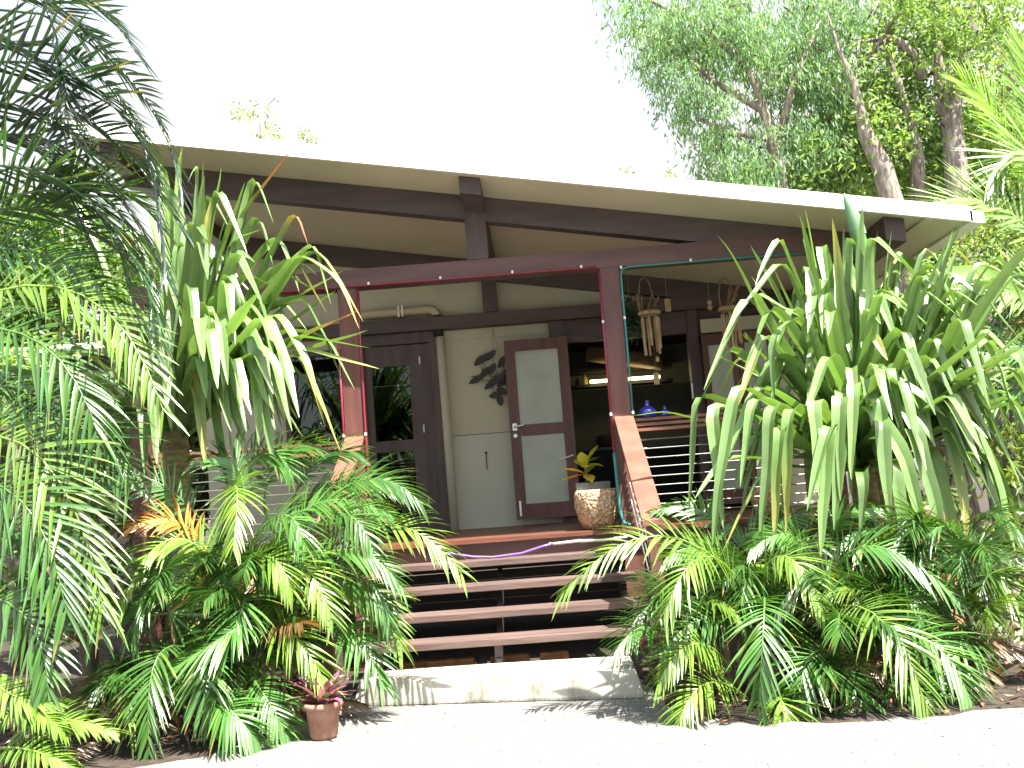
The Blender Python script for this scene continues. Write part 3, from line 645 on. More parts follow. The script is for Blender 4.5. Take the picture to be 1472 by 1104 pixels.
y1, y2, y3 = -2.05, -1.5, -1.0
RA = [
 ([(1300, 420, -1.1), (1340, 362, -1.2), (1425, 570, -1.5)], .044, ''), ([(1320, 470, -1.1), (1365, 402, -1.2), (1465, 650, -1.5)], .044, ''), ([(1330, 560, -1.3), (1385, 498, -1.4), (1472, 710, -1.6)], .046, ''), ([(1300, 540, -1.4), (1330, 500, -1.6), (1385, 700, -1.85), (1392, 800, -1.9)], .044, ''),
 ([(1340, 620, -1.5), (1400, 598, -1.7), (1440, 700, -1.8), (1455, 835, -1.85)], .046, ''), ([(1290, 640, -1.8), (1310, 600, -2.0), (1345, 720, -2.1), (1354, 806, -2.1)], .044, ''), ([(1200, 640, -1.8), (1190, 598, -2.1), (1180, 800, -2.2)], .044, ''), ([(1150, 640, -1.8), (1118, 600, -2.05), (1112, 800, -2.15)], .042, ''),
 ([(1130, 600, -1.6), (1060, 540, -1.85), (1032, 700, -1.95), (1024, 790, -1.95)], .042, ''), ([(1215, 600, -1.8), (1212, 545, -2.0), (1208, 720, -2.15)], .042, ''), ([(1265, 620, -1.9), (1268, 590, -2.1), (1278, 760, -2.2)], .042, ''), ([(1350, 640, -1.6), (1420, 650, -1.8), (1462, 800, -1.85)], .044, ''),
 ([(1160, 560, -1.3), (1098, 470, -1.5), (1058, 590, -1.7)], .04, ''), ([(1170, 520, -1.2), (1110, 430, -1.35), (1070, 530, -1.6)], .04, ''), ([(1225, 480, -1.0), (1228, 380, -1.0), (1244, 470, -1.3)], .046, ''), ([(1185, 480, -1.0), (1168, 370, -1.0), (1160, 460, -1.3)], .046, ''), ([(1250, 460, -.95), (1282, 400, -1.0), (1310, 520, -1.3)], .044, ''),
 ([(1275, 520, -1.1), (1310, 430, -1.1), (1395, 690, -1.4)], .042, ''), ([(1290, 560, -1.2), (1335, 478, -1.2), (1430, 730, -1.5)], .044, ''), ([(1310, 600, -1.3), (1400, 560, -1.5), (1445, 810, -1.6)], .044, ''), ([(1290, 470, -1.0), (1345, 400, -1.0), (1440, 480, -1.2)], .040, ''),
 ([(1210, 450, -1.0), (1215, 370, -1.0)], .046, 'g'), ([(1245, 470, -1.0), (1262, 385, -1.0)], .046, 'g'), ([(1270, 480, -1.0), (1292, 400, -1.0)], .042, 'g'), ([(1200, 520, -1.1), (1140, 430, -1.2), (1095, 540, -1.5)], .042, ''), ([(1190, 560, -1.3), (1115, 500, -1.5), (1050, 640, -1.7)], .042, ''),
 ([(1170, 600, -1.5), (1090, 545, -1.7), (1030, 690, -1.8)], .042, ''), ([(1250, 600, -1.7), (1260, 560, -2.0), (1282, 700, -2.1)], .042, ''), ([(1220, 560, -1.5), (1190, 500, -1.7), (1150, 620, -1.95)], .044, ''), ([(1260, 520, -1.4), (1300, 460, -1.6), (1340, 620, -1.8)], .044, ''),
 ([(1120, 330, -1.1), (1086, 410, -1.3)], .035, ''), ([(1157, 300, -.9)], .042, 'g'), ([(1178, 336, -1.1), (1190, 440, -1.35)], .042, 'g'),
 ([(1125, 365, -1.2), (1045, 472, -1.5)], .032, ''), ([(1075, 413, -1.3), (1012, 560, -1.6)], .034, ''), ([(1078, 412, -1.4), (1150, 455, -1.9)], .034, ''),
 ([(1152, 448, -1.6), (1107, 478, -1.75), (1113, 580, -1.8)], .038, ''), ([(1050, 490, -1.4), (1000, 590, -1.6)], .034, ''), ([(1060, 470, -1.0), (1110, 520, -1.2)], .03, 'l'),
 ([(1080, 562, y1), (1064, 700, y1-.1)], .042, ''), ([(1106, 570, y1), (1092, 790, y1-.1)], .04, ''), ([(1132, 573, y1), (1130, 770, y1-.1)], .046, ''),
 ([(1170, 562, y1), (1178, 716, y1-.1)], .042, ''), ([(1208, 556, y1), (1199, 762, y1-.1)], .042, ''), ([(1226, 540, y1), (1224, 690, y1-.1)], .036, ''),
 ([(1240, 676, y1-.2), (1236, 778, y1-.25)], .042, ''), ([(1244, 570, -1.9), (1300, 650, -2.05), (1334, 790, -2.1)], .044, ''), ([(1286, 655, y1), (1309, 824, y1-.1)], .042, ''),
 ([(1268, 572, -1.7), (1320, 600, -1.9), (1344, 642, -1.95)], .036, ''), ([(1344, 645, y2-.2), (1384, 828, y2-.3)], .044, 'y'), ([(1382, 612, y2), (1420, 690, y2-.1), (1467, 790, y2-.15)], .046, ''),
 ([(1376, 566, y2), (1430, 660, y2), (1472, 770, y2)], .044, ''), ([(1282, 348, -1.0), (1362, 455, -1.2), (1440, 560, -1.25)], .038, ''), ([(1354, 500, -1.1), (1425, 560, -1.2), (1472, 640, -1.2)], .042, ''),
 ([(1358, 520, -1.3), (1390, 560, -1.4), (1421, 604, -1.4)], .042, ''), ([(1272, 535, -1.7), (1320, 560, -1.8), (1361, 600, -1.85)], .042, ''), ([(1436, 357, -.8), (1471, 440, -.9)], .036, ''),
 ([(1366, 345, -.7), (1424, 415, -.8)], .034, 'y'), ([(1330, 345, -.8), (1385, 430, -1.0)], .034, ''), ([(1040, 655, -1.8), (1000, 715, -1.95)], .04, ''), ([(1100, 665, -1.8), (1035, 800, -1.95)], .024, ''),
 ([(1000, 560, -1.5), (990, 740, -1.7)], .042, ''), ([(1022, 570, -1.6), (1040, 760, -1.75)], .042, ''), ([(960, 590, -1.2), (905, 562+36, -1.3)], .026, 'l'), ([(1300, 350, -.9), (1262, 420, -1.0)], .03, 'y'),
 ([(1262, 330, -.7)], .02, 'l'), ([(1245, 400, -1.2), (1238, 500, -1.5)], .04, ''), ([(1200, 400, -1.2), (1225, 520, -1.5)], .045, ''), ([(1290, 380, -.9), (1288, 440, -1.1)], .035, 'g'),
 ([(1400, 470, -1.0), (1440, 600, -1.1)], .038, ''), ([(1190, 605, y1-.1), (1160, 735, y1-.2)], .04, ''), ([(1310, 500, -1.4), (1372, 640, -1.6), (1400, 760, -1.6)], .044, ''),
]
HR = (2.5, -1.0, 1.45)
pandanus('large pale strap-leaved pandanus with bent leaves right of the steps', 2.5, -1.0, HR, RA, 0,
   [(HR, 0, 360, 58, 88, 38, 1.95), (HR, 0, 360, 40, 80, 24, 1.7), (HR, 180, 360, 10, 45, 14, 1.3), (HR, 195, 345, 25, 65, 24, 1.55), ((2.85, -1.15, 1.75), -80, 50, 15, 70, 34, 1.55), (HR, -70, 60, 10, 65, 44, 1.6), (HR, 110, 200, 10, 60, 12, 1.4)], 21)
LA = [
 ([(262, 400, -.9), (255, 250, -.8), (262, 212, -.8)], .042, 'g'), ([(245, 420, -.9), (215, 300, -.8)], .042, 'g'), ([(230, 440, -.9), (180, 310, -.8), (140, 380, -1.0)], .042, ''), ([(275, 420, -.9), (300, 270, -.9), (330, 330, -1.1)], .042, ''), ([(220, 470, -1.0), (150, 380, -1.0), (105, 480, -1.3)], .042, ''), ([(250, 380, -.8), (232, 225, -.7), (222, 260, -.8)], .040, 'g'),
 ([(290, 300, -1.0), (292, 232, -1.0)], .040, 'g'), ([(300, 350, -1.05), (318, 240, -1.1)], .042, 'g'), ([(318, 360, -1.1), (352, 262, -1.15)], .042, 'g'), ([(330, 385, -1.15), (372, 300, -1.2), (392, 380, -1.4)], .042, ''),
 ([(345, 400, -1.2), (400, 330, -1.3), (430, 420, -1.5)], .040, ''), ([(350, 430, -1.25), (425, 365, -1.4), (470, 450, -1.6)], .040, ''), ([(355, 455, -1.3), (440, 420, -1.5), (490, 540, -1.7)], .038, ''), ([(262, 330, -1.0), (240, 260, -1.0), (215, 330, -1.3)], .04, ''),
 ([(240, 400, -1.2), (200, 330, -1.3), (160, 430, -1.5)], .042, ''), ([(360, 500, -1.5), (400, 480, -1.7), (430, 600, -1.9)], .042, ''), ([(320, 500, -1.6), (365, 470, -1.9), (372, 640, -2.0)], .042, ''), ([(290, 470, -1.7), (318, 440, -1.9), (322, 560, -2.1)], .040, ''),
 ([(255, 480, -1.6), (250, 430, -1.8), (238, 560, -2.0)], .040, ''), ([(225, 520, -1.5), (180, 480, -1.7), (150, 590, -1.9)], .040, ''), ([(410, 470, -1.5), (470, 480, -1.6), (510, 560, -1.75)], .034, ''), ([(345, 480, -1.7), (395, 510, -1.95), (420, 620, -2.0)], .036, ''),
 ([(285, 228, -1.1), (270, 262, -1.2)], .036, ''), ([(312, 262, -1.3), (355, 364, -1.5)], .036, ''), ([(366, 244, -1.2), (393, 320, -1.4)], .036, ''), ([(345, 310, -1.2), (427, 203, -1.3)], .028, 'r'),
 ([(424, 296, -1.4), (443, 352, -1.5)], .03, 'r'), ([(450, 340, -1.5), (476, 438, -1.6)], .028, ''), ([(455, 346, -1.5), (522, 462, -1.7)], .030, 'y'), ([(428, 357, -1.6), (488, 400, -1.8), (516, 472, -1.85)], .030, 'y'),
 ([(420, 490, -1.6), (515, 446, -1.8)], .022, 'r'), ([(415, 495, -1.7), (545, 530, -1.9)], .028, 'y'), ([(420, 480, -1.7), (532, 500, -1.9)], .022, 'l'), ([(240, 380, -1.5), (262, 512, -1.7)], .038, 'y'),
 ([(262, 430, -1.7), (290, 490, -1.9), (303, 600, -1.9)], .038, ''), ([(295, 460, -1.8), (330, 520, -2.), (352, 605, -2.)], .036, ''), ([(310, 417, -1.6), (336, 482, -1.7)], .036, ''), ([(345, 440, -1.7), (378, 500, -1.8), (395, 592, -1.9)], .036, ''),
 ([(350, 420, -1.6), (385, 470, -1.7), (400, 560, -1.8)], .034, ''), ([(395, 440, -1.6), (440, 510, -1.8), (466, 610, -1.8)], .034, 'y'), ([(430, 500, -1.6), (455, 560, -1.8), (490, 650, -1.8)], .032, 'y'), ([(280, 540, -1.9), (297, 672, -2.)], .036, 'y'),
 ([(100, 266, -1.2), (28, 325, -1.4)], .034, ''), ([(75, 556, -1.7), (68, 612, -1.8)], .036, 'y'), ([(105, 270, -1.1), (160, 400, -1.3)], .04, 'g'), ([(160, 500, -1.6), (195, 570, -1.8)], .04, ''), ([(330, 345, -1.2), (375, 330, -1.4)], .03, ''), ([(350, 390, -1.3), (400, 415, -1.5)], .03, ''),
]
HL = (-2.78, -1.2, 2.12)
pandanus('tall pandanus with sunlit bent strap leaves left of the steps', -2.8, -1.2, HL, LA, 0,
   [(HL, -60, 100, 40, 88, 34, 1.7), (HL, 190, 330, 5, 50, 20, 1.3), (HL, -75, 30, 15, 70, 34, 1.5), ((-2.55, -1.4, 2.3), -70, 10, 10, 60, 30, 1.45), (HL, 120, 230, 10, 70, 16, 1.5)], 33)

# ------------------------------------------------------------------ feather palms
def clump(label, gx, gy, fronds, nrand, seed, rh=(.4, 1.1), rl=(.8, 1.3), spread=.25, canes=5, c=GREEN, ar=(0, 360), L=.36, group='cane palms around the steps', wdr=.0095, name='cane_palm', el=(25, 75)):
    global rg
    rg = np.random.default_rng(seed); rr = random.Random(seed)
    e = empty(name, (gx, gy, 0), label, 'palm', group)
    tops = []
    for k in range(canes):
        a = rr.uniform(0, 6.28); h = rr.uniform(*rh); bx, by = gx+.3*spread*math.cos(a), gy+.3*spread*math.sin(a); tx, ty = gx+spread*math.cos(a), gy+spread*math.sin(a)
        MB().tube([(bx, by, -.02), ((bx+tx)/2, (by+ty)/2, h*.5), (tx, ty, h)], [.020, .017, .012], 8).build('cane', M['barkp'], e, smooth=True); tops.append(np.array([tx, ty, h]))
    for f in fronds:
        (p0, p1, p2) = f[:3]; o_ = f[3] if len(f) > 3 else {}
        P0, P1, P2 = at(*p0), at(*p1), at(*p2); n = NP()
        tp = min(tops, key=lambda t: np.linalg.norm(t-P0)) if tops else None
        kw = dict(n=29, face=.6, L=L*1.05, wd=wdr*1.05, c=c*rr.uniform(.85, 1.25)); kw.update(o_)
        if tp is not None and not kw.pop('nop', False):
            T0 = P0-(2*P1-.5*(P0+P2))+np.array([0, 0, -.25])*np.linalg.norm(P1-P0)
            Dl = np.linalg.norm(tp-P0); mid_ = P0+nrm(T0)*.45*Dl; tb = np.linspace(0, 1, 9)[:, None]; n.tube(tp*(1-tb)**2+2*mid_*tb*(1-tb)+P0*tb*tb, list(np.linspace(.013, .009, 9)), kw['c']*1.4, 6)
        kw.pop('nop', None)
        frond(n, P0, P1, P2, **kw); n.build('frond', M['palm'], e)
    for k in range(nrand):
        tp = tops[k % len(tops)]; a = R_(rr.uniform(*ar)); ln = rr.uniform(*rl)*(1-.32*max(0, -math.sin(a))); ev = R_(rr.uniform(*el))
        d_ = np.array([math.cos(a)*math.cos(ev), math.sin(a)*math.cos(ev), math.sin(ev)]); h = np.array([math.cos(a), math.sin(a), 0])
        if k % 9 == 4: ev = -.1; d_ = np.array([math.cos(a)*math.cos(ev), math.sin(a)*math.cos(ev), math.sin(ev)])
        P0 = tp; P1 = tp+d_*ln*.58; P2 = P1+h*ln*.42+np.array([0, 0, rr.uniform(-.35, .0)])*ln
        if P2[2] < .08: P2[2] = .08
        n = NP(); frond(n, P0, P1, P2, n=28, face=rr.uniform(.1, .6), L=L*rr.uniform(.85, 1.15), wd=wdr*.98, c=((c if rr.random() < .8 else LIME)*rr.uniform(.6, 1.0) if k % 9 != 4 else np.array([.20, .12, .05])*rr.uniform(.6, 1.1)), bare=.2, droop=rr.uniform(.3, .65))  # filler fronds darker in colour, shade painted in behind the brighter placed ones
        n.build('frond', M['palm'], e)
    return e

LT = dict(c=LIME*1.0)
# left of the steps: two clumps
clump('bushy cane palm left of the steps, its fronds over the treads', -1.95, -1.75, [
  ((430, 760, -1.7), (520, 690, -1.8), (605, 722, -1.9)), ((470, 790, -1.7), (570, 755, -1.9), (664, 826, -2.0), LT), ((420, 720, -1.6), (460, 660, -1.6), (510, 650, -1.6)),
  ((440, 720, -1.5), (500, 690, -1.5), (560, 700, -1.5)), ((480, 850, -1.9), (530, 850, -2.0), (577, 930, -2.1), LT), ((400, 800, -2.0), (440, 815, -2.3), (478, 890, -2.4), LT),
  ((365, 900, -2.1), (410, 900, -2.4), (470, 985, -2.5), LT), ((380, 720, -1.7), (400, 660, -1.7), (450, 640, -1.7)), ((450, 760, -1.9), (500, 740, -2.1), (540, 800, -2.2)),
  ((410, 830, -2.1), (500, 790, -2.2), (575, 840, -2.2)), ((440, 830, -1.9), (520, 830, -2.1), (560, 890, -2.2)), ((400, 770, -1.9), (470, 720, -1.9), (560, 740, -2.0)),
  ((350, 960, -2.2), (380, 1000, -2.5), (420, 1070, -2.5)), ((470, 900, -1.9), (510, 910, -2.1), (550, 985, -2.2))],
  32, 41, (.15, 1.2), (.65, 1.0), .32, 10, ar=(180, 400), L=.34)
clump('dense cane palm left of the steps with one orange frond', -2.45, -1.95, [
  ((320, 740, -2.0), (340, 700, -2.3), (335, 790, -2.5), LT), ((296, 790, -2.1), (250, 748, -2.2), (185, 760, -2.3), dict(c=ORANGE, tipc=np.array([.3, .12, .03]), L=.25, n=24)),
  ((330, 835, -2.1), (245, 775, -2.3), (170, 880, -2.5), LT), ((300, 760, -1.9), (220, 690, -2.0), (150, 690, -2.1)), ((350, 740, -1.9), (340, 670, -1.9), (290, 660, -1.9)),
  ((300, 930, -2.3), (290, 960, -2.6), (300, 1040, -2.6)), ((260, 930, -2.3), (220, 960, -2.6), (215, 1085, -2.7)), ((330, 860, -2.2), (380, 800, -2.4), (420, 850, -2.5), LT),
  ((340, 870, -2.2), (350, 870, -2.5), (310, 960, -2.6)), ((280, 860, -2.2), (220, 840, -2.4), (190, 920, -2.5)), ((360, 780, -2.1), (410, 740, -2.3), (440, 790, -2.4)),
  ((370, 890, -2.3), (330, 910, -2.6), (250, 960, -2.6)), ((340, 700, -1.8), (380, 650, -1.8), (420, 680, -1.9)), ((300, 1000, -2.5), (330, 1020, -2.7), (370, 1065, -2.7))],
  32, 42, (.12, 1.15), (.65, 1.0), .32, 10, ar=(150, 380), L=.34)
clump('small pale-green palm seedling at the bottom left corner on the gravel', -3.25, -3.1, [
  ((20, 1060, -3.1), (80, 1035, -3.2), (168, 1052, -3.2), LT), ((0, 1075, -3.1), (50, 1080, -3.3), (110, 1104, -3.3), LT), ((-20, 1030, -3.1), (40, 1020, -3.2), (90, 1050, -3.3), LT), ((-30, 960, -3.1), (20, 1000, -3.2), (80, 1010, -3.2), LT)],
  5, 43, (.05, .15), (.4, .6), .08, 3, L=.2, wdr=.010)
# tall palm at the left edge
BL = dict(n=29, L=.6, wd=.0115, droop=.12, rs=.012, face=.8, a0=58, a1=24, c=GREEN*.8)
BT = dict(c=np.array([.018, .05, .028]), face=-.75, droop=.03, L=.66)  # leaf colour darkened to paint in the shade of backlit undersides
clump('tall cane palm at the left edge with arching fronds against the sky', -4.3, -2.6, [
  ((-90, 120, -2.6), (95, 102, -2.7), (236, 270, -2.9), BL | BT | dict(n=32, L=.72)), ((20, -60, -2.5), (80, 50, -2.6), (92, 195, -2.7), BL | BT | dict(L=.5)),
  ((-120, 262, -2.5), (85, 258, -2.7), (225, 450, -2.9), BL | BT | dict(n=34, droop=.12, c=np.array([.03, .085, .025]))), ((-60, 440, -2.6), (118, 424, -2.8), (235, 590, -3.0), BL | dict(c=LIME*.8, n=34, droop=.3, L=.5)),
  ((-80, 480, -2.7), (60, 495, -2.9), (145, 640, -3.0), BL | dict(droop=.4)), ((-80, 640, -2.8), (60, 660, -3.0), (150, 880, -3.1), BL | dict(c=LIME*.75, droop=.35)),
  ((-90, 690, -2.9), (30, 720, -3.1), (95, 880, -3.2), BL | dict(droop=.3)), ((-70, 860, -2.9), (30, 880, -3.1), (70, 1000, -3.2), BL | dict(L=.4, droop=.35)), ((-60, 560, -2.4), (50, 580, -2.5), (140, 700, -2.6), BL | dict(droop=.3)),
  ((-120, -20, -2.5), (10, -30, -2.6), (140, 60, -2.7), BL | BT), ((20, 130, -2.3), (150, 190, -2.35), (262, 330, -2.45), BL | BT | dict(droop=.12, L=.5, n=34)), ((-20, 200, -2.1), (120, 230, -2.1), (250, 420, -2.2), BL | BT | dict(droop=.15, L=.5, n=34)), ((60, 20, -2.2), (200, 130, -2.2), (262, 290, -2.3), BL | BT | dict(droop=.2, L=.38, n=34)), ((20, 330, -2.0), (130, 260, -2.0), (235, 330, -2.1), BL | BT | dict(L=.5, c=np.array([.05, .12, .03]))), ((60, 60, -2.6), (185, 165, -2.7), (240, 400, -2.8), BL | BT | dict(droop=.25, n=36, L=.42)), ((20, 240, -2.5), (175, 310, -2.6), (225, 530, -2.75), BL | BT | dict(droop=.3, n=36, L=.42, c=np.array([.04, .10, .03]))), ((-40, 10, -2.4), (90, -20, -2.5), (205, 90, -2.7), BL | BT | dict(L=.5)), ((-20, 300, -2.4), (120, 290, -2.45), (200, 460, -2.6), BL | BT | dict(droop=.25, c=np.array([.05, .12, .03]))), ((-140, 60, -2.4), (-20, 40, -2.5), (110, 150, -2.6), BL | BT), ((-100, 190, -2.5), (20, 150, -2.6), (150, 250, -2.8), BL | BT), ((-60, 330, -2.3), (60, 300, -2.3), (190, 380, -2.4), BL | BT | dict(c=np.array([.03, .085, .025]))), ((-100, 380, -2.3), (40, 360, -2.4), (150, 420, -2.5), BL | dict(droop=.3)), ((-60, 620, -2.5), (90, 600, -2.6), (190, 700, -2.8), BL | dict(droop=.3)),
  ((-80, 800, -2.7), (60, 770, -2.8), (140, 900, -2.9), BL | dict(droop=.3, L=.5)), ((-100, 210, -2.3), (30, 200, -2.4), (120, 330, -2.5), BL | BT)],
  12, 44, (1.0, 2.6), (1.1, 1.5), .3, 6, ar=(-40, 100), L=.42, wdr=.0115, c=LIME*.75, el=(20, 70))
# right of the steps: three clumps
WL = dict(c=LIME*.8, n=29, L=.38)
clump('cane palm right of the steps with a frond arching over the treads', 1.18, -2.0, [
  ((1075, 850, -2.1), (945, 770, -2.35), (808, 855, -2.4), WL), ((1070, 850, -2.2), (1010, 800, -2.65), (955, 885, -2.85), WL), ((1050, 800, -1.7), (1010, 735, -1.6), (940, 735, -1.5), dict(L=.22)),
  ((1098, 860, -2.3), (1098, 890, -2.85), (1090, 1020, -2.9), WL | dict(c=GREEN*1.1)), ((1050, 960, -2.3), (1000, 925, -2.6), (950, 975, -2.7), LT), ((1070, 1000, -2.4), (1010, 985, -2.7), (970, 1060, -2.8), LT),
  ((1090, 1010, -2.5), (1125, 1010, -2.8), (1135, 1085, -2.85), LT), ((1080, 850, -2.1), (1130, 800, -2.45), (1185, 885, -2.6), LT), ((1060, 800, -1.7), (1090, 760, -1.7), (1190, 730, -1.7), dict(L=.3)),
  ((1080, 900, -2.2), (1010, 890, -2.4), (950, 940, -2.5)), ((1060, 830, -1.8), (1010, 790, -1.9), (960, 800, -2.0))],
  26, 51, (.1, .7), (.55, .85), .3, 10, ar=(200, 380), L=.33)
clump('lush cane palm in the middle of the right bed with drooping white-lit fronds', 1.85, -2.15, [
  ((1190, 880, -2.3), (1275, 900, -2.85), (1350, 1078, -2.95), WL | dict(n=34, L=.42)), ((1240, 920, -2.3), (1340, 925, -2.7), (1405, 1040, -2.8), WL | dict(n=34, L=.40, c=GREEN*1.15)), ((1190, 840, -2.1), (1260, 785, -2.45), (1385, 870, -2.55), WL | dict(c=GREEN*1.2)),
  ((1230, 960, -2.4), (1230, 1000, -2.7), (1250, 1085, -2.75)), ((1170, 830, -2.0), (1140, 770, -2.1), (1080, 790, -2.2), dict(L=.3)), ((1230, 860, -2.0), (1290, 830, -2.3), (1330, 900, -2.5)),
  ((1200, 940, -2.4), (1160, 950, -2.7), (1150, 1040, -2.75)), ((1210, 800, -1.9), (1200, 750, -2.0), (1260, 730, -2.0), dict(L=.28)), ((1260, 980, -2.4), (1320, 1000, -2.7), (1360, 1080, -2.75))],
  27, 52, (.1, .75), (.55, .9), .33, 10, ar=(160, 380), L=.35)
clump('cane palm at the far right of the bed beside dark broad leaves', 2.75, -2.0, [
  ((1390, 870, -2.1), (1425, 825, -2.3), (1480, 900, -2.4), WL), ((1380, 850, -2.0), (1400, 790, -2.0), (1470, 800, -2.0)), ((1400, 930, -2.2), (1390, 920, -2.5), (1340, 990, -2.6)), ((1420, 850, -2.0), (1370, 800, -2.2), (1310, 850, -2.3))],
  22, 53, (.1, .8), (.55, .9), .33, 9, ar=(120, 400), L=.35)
# palms behind on the right
PR = dict(n=44, L=.75, wd=.016, droop=.12, face=.8, rs=.02)
clump('pale feathery palm behind the right end of the roof', 6.6, 2.0, [
  ((1520, 400, 1.8), (1450, 305, 1.6), (1345, 290, 1.5), PR | dict(c=GREY*1.1, L=.8)), ((1560, 460, 1.5), (1490, 420, 1.3), (1380, 440, 1.2), PR | dict(c=GREY)), ((1560, 560, 1.4), (1490, 500, 1.2), (1400, 520, 1.1), PR),
  ((1560, 640, 1.4), (1470, 560, 1.2), (1405, 600, 1.1), PR), ((1560, 300, 1.8), (1480, 220, 1.7), (1420, 260, 1.6), PR | dict(c=GREY*1.1))],
  10, 54, (2.6, 3.2), (1.4, 1.9), .15, 3, ar=(90, 270), L=.6, wdr=.02, group=None, name='feather_palm')
clump('bright lime palm at the top right edge in front of the gum trunks', 7.6, 2.6, [
  ((1490, 290, 2.2), (1448, 190, 2.0), (1388, 122, 1.9), PR | dict(c=LIME*1.5, L=.7)), ((1540, 330, 2.2), (1490, 170, 2.0), (1470, 60, 2.0), PR | dict(c=LIME*1.4))],
  7, 55, (3.2, 4.0), (1.3, 1.7), .12, 3, ar=(90, 270), L=.55, wdr=.02, c=LIME, group=None, name='feather_palm')

# banana plant: rolled spear leaf and arching leaf
e = empty('banana_plant', (2.85, -.35, 0), 'banana plant with a rolled torn spear leaf standing above the pandanus', 'banana plant')
MB().tube([(2.85, -.35, 0), (2.80, -.5, 1.4), (2.66, -.88, 2.75)], [.10, .08, .05], 10).build('stem', M['barkp'], e, smooth=True)
def blade(n, pts, wd, c, k=14, fold=.6, prof=None):
    pts = [np.array(p, float) for p in pts]; seg = np.array([np.linalg.norm(pts[i+1]-pts[i]) for i in range(len(pts)-1)]); cum = np.concatenate([[0], np.cumsum(seg)])/seg.sum(); s_ = np.linspace(0, 1, k)
    P = np.stack([np.interp(s_, cum, [p[a] for p in pts]) for a in range(3)], -1)
    for _ in range(3): P[1:-1] = .25*P[:-2]+.5*P[1:-1]+.25*P[2:]
    T = nrm(np.gradient(P, axis=0)); W = nrm(np.cross(T, np.array([0, -1., .3]))); Bn = nrm(np.cross(W, T))
    pr = prof if prof is not None else np.interp(s_, [0, .15, .45, .8, 1], [.15, .8, 1, .7, .05])
    n.strips(P[None], W[None], Bn[None], (wd*pr)[None], np.tile(c, (1, k, 1)), fold)
n = NP()
sp = [at(1241, 375, -.95), at(1236, 350, -.95), at(1229, 320, -.95), at(1213, 278, -.95)]
cone = MB().tube([at(1239, 440, -.9), sp[0], sp[1], at(1232, 332, -.95)], [.03, .05, .06, .058], 14); V = np.array(cone.v); n.add(V, np.array([f for f in cone.f if len(f) == 4]), np.tile([.12, .27, .07], (len(V), 1)))
cone = MB().tube([at(1234, 338, -.94), at(1229, 318, -.95), at(1221, 297, -.95), sp[3]], [.066, .061, .042, .008], 14); V = np.array(cone.v); n.add(V, np.array([f for f in cone.f if len(f) == 4]), np.tile([.17, .30, .17], (len(V), 1)))
n.build('spear_leaf', M['strap'], e)
n = NP(); blade(n, [at(1290, 500, -.2), at(1340, 400, 0), at(1420, 385, .2), at(1500, 450, .3)], .085, LIME*.9, 16, .25); blade(n, [at(1290, 520, -.2), at(1270, 420, -.2), at(1300, 360, -.2), at(1330, 400, -.3)], .07, LIME*.9, 14, .25); n.build('leaf', M['strap'], e)

# ------------------------------------------------------------------ trees
def leafcloud(n, ctr, rad, cnt, ln, wd, c, hang=.6, flat=1.0):
    P = ctr+rg.normal(0, 1, (cnt, 3))*np.array(rad)*.55
    U = nrm(rg.normal(0, 1, (cnt, 3))+[0, 0, -hang*1.6])*rg.uniform(.6, 1.2, (cnt, 1))*ln
    Vv = nrm(np.cross(U, rg.normal(0, 1, (cnt, 3))))*wd*rg.uniform(.7, 1.2, (cnt, 1))
    n.quads(P, U, Vv, c*rg.uniform(.6, 1.4, (cnt, 1))+np.clip(rg.normal(0, .3, (cnt, 1)), 0, 1)*np.array([[.05, .04, 0]]))

def tree(name, label, base, limbs, blobs, dens, c, ln=.16, wd=.022, hang=.7, seed=1, group=None, bark='bark', sub=.42):
    """limbs: list of (points, radii); blobs: (px, py, Y, rx_px, ry_px, depth, weight)"""
    global rg
    rg = np.random.default_rng(seed); rr = random.Random(seed)
    e = empty(name, base, label, 'tree', group)
    for i, (pts, rad) in enumerate(limbs):
        MB().tube(pts, rad, 10).build('trunk' if i == 0 else 'limb', M[bark], e, smooth=True)
    n = NP()
    for (px, py, Y, rx, ry, dp, wt) in blobs:
        dist = Y-CY; s_ = dist/F; C0 = at(px, py, Y)
        cnt = max(1, int(rx*ry*s_*s_*wt*dens*dp/.0145))
        for k in range(cnt):
            while True:
                v = rg.uniform(-1, 1, 3)
                if (v*v).sum() < 1: break
            ctr = C0+v*np.array([rx*s_, dp, ry*s_]); r_ = sub*rr.uniform(.5, 1.15)
            cc = c*rr.uniform(.75, 1.3)+(np.array([.04, .03, 0]) if rr.random() < .25 else 0)
            leafcloud(n, ctr, (r_, r_, r_*.8), int(rr.uniform(26, 46)), ln, wd, cc, hang)
            if rr.random() < .5:
                q0 = ctr+np.array([rr.uniform(-.5, .5), rr.uniform(-.4, .4), rr.uniform(-.2, .6)])*r_*2.2; n.tube([q0, (q0+ctr)/2+rg.normal(0, .06, 3), ctr], [.02, .013, .006], (.12, .09, .07), 4)
    n.build('crown', M['leaf'], e, smooth=False)
    return e
def L(px): return [at(*p) for p in px]
TG = np.array([.19, .31, .10])
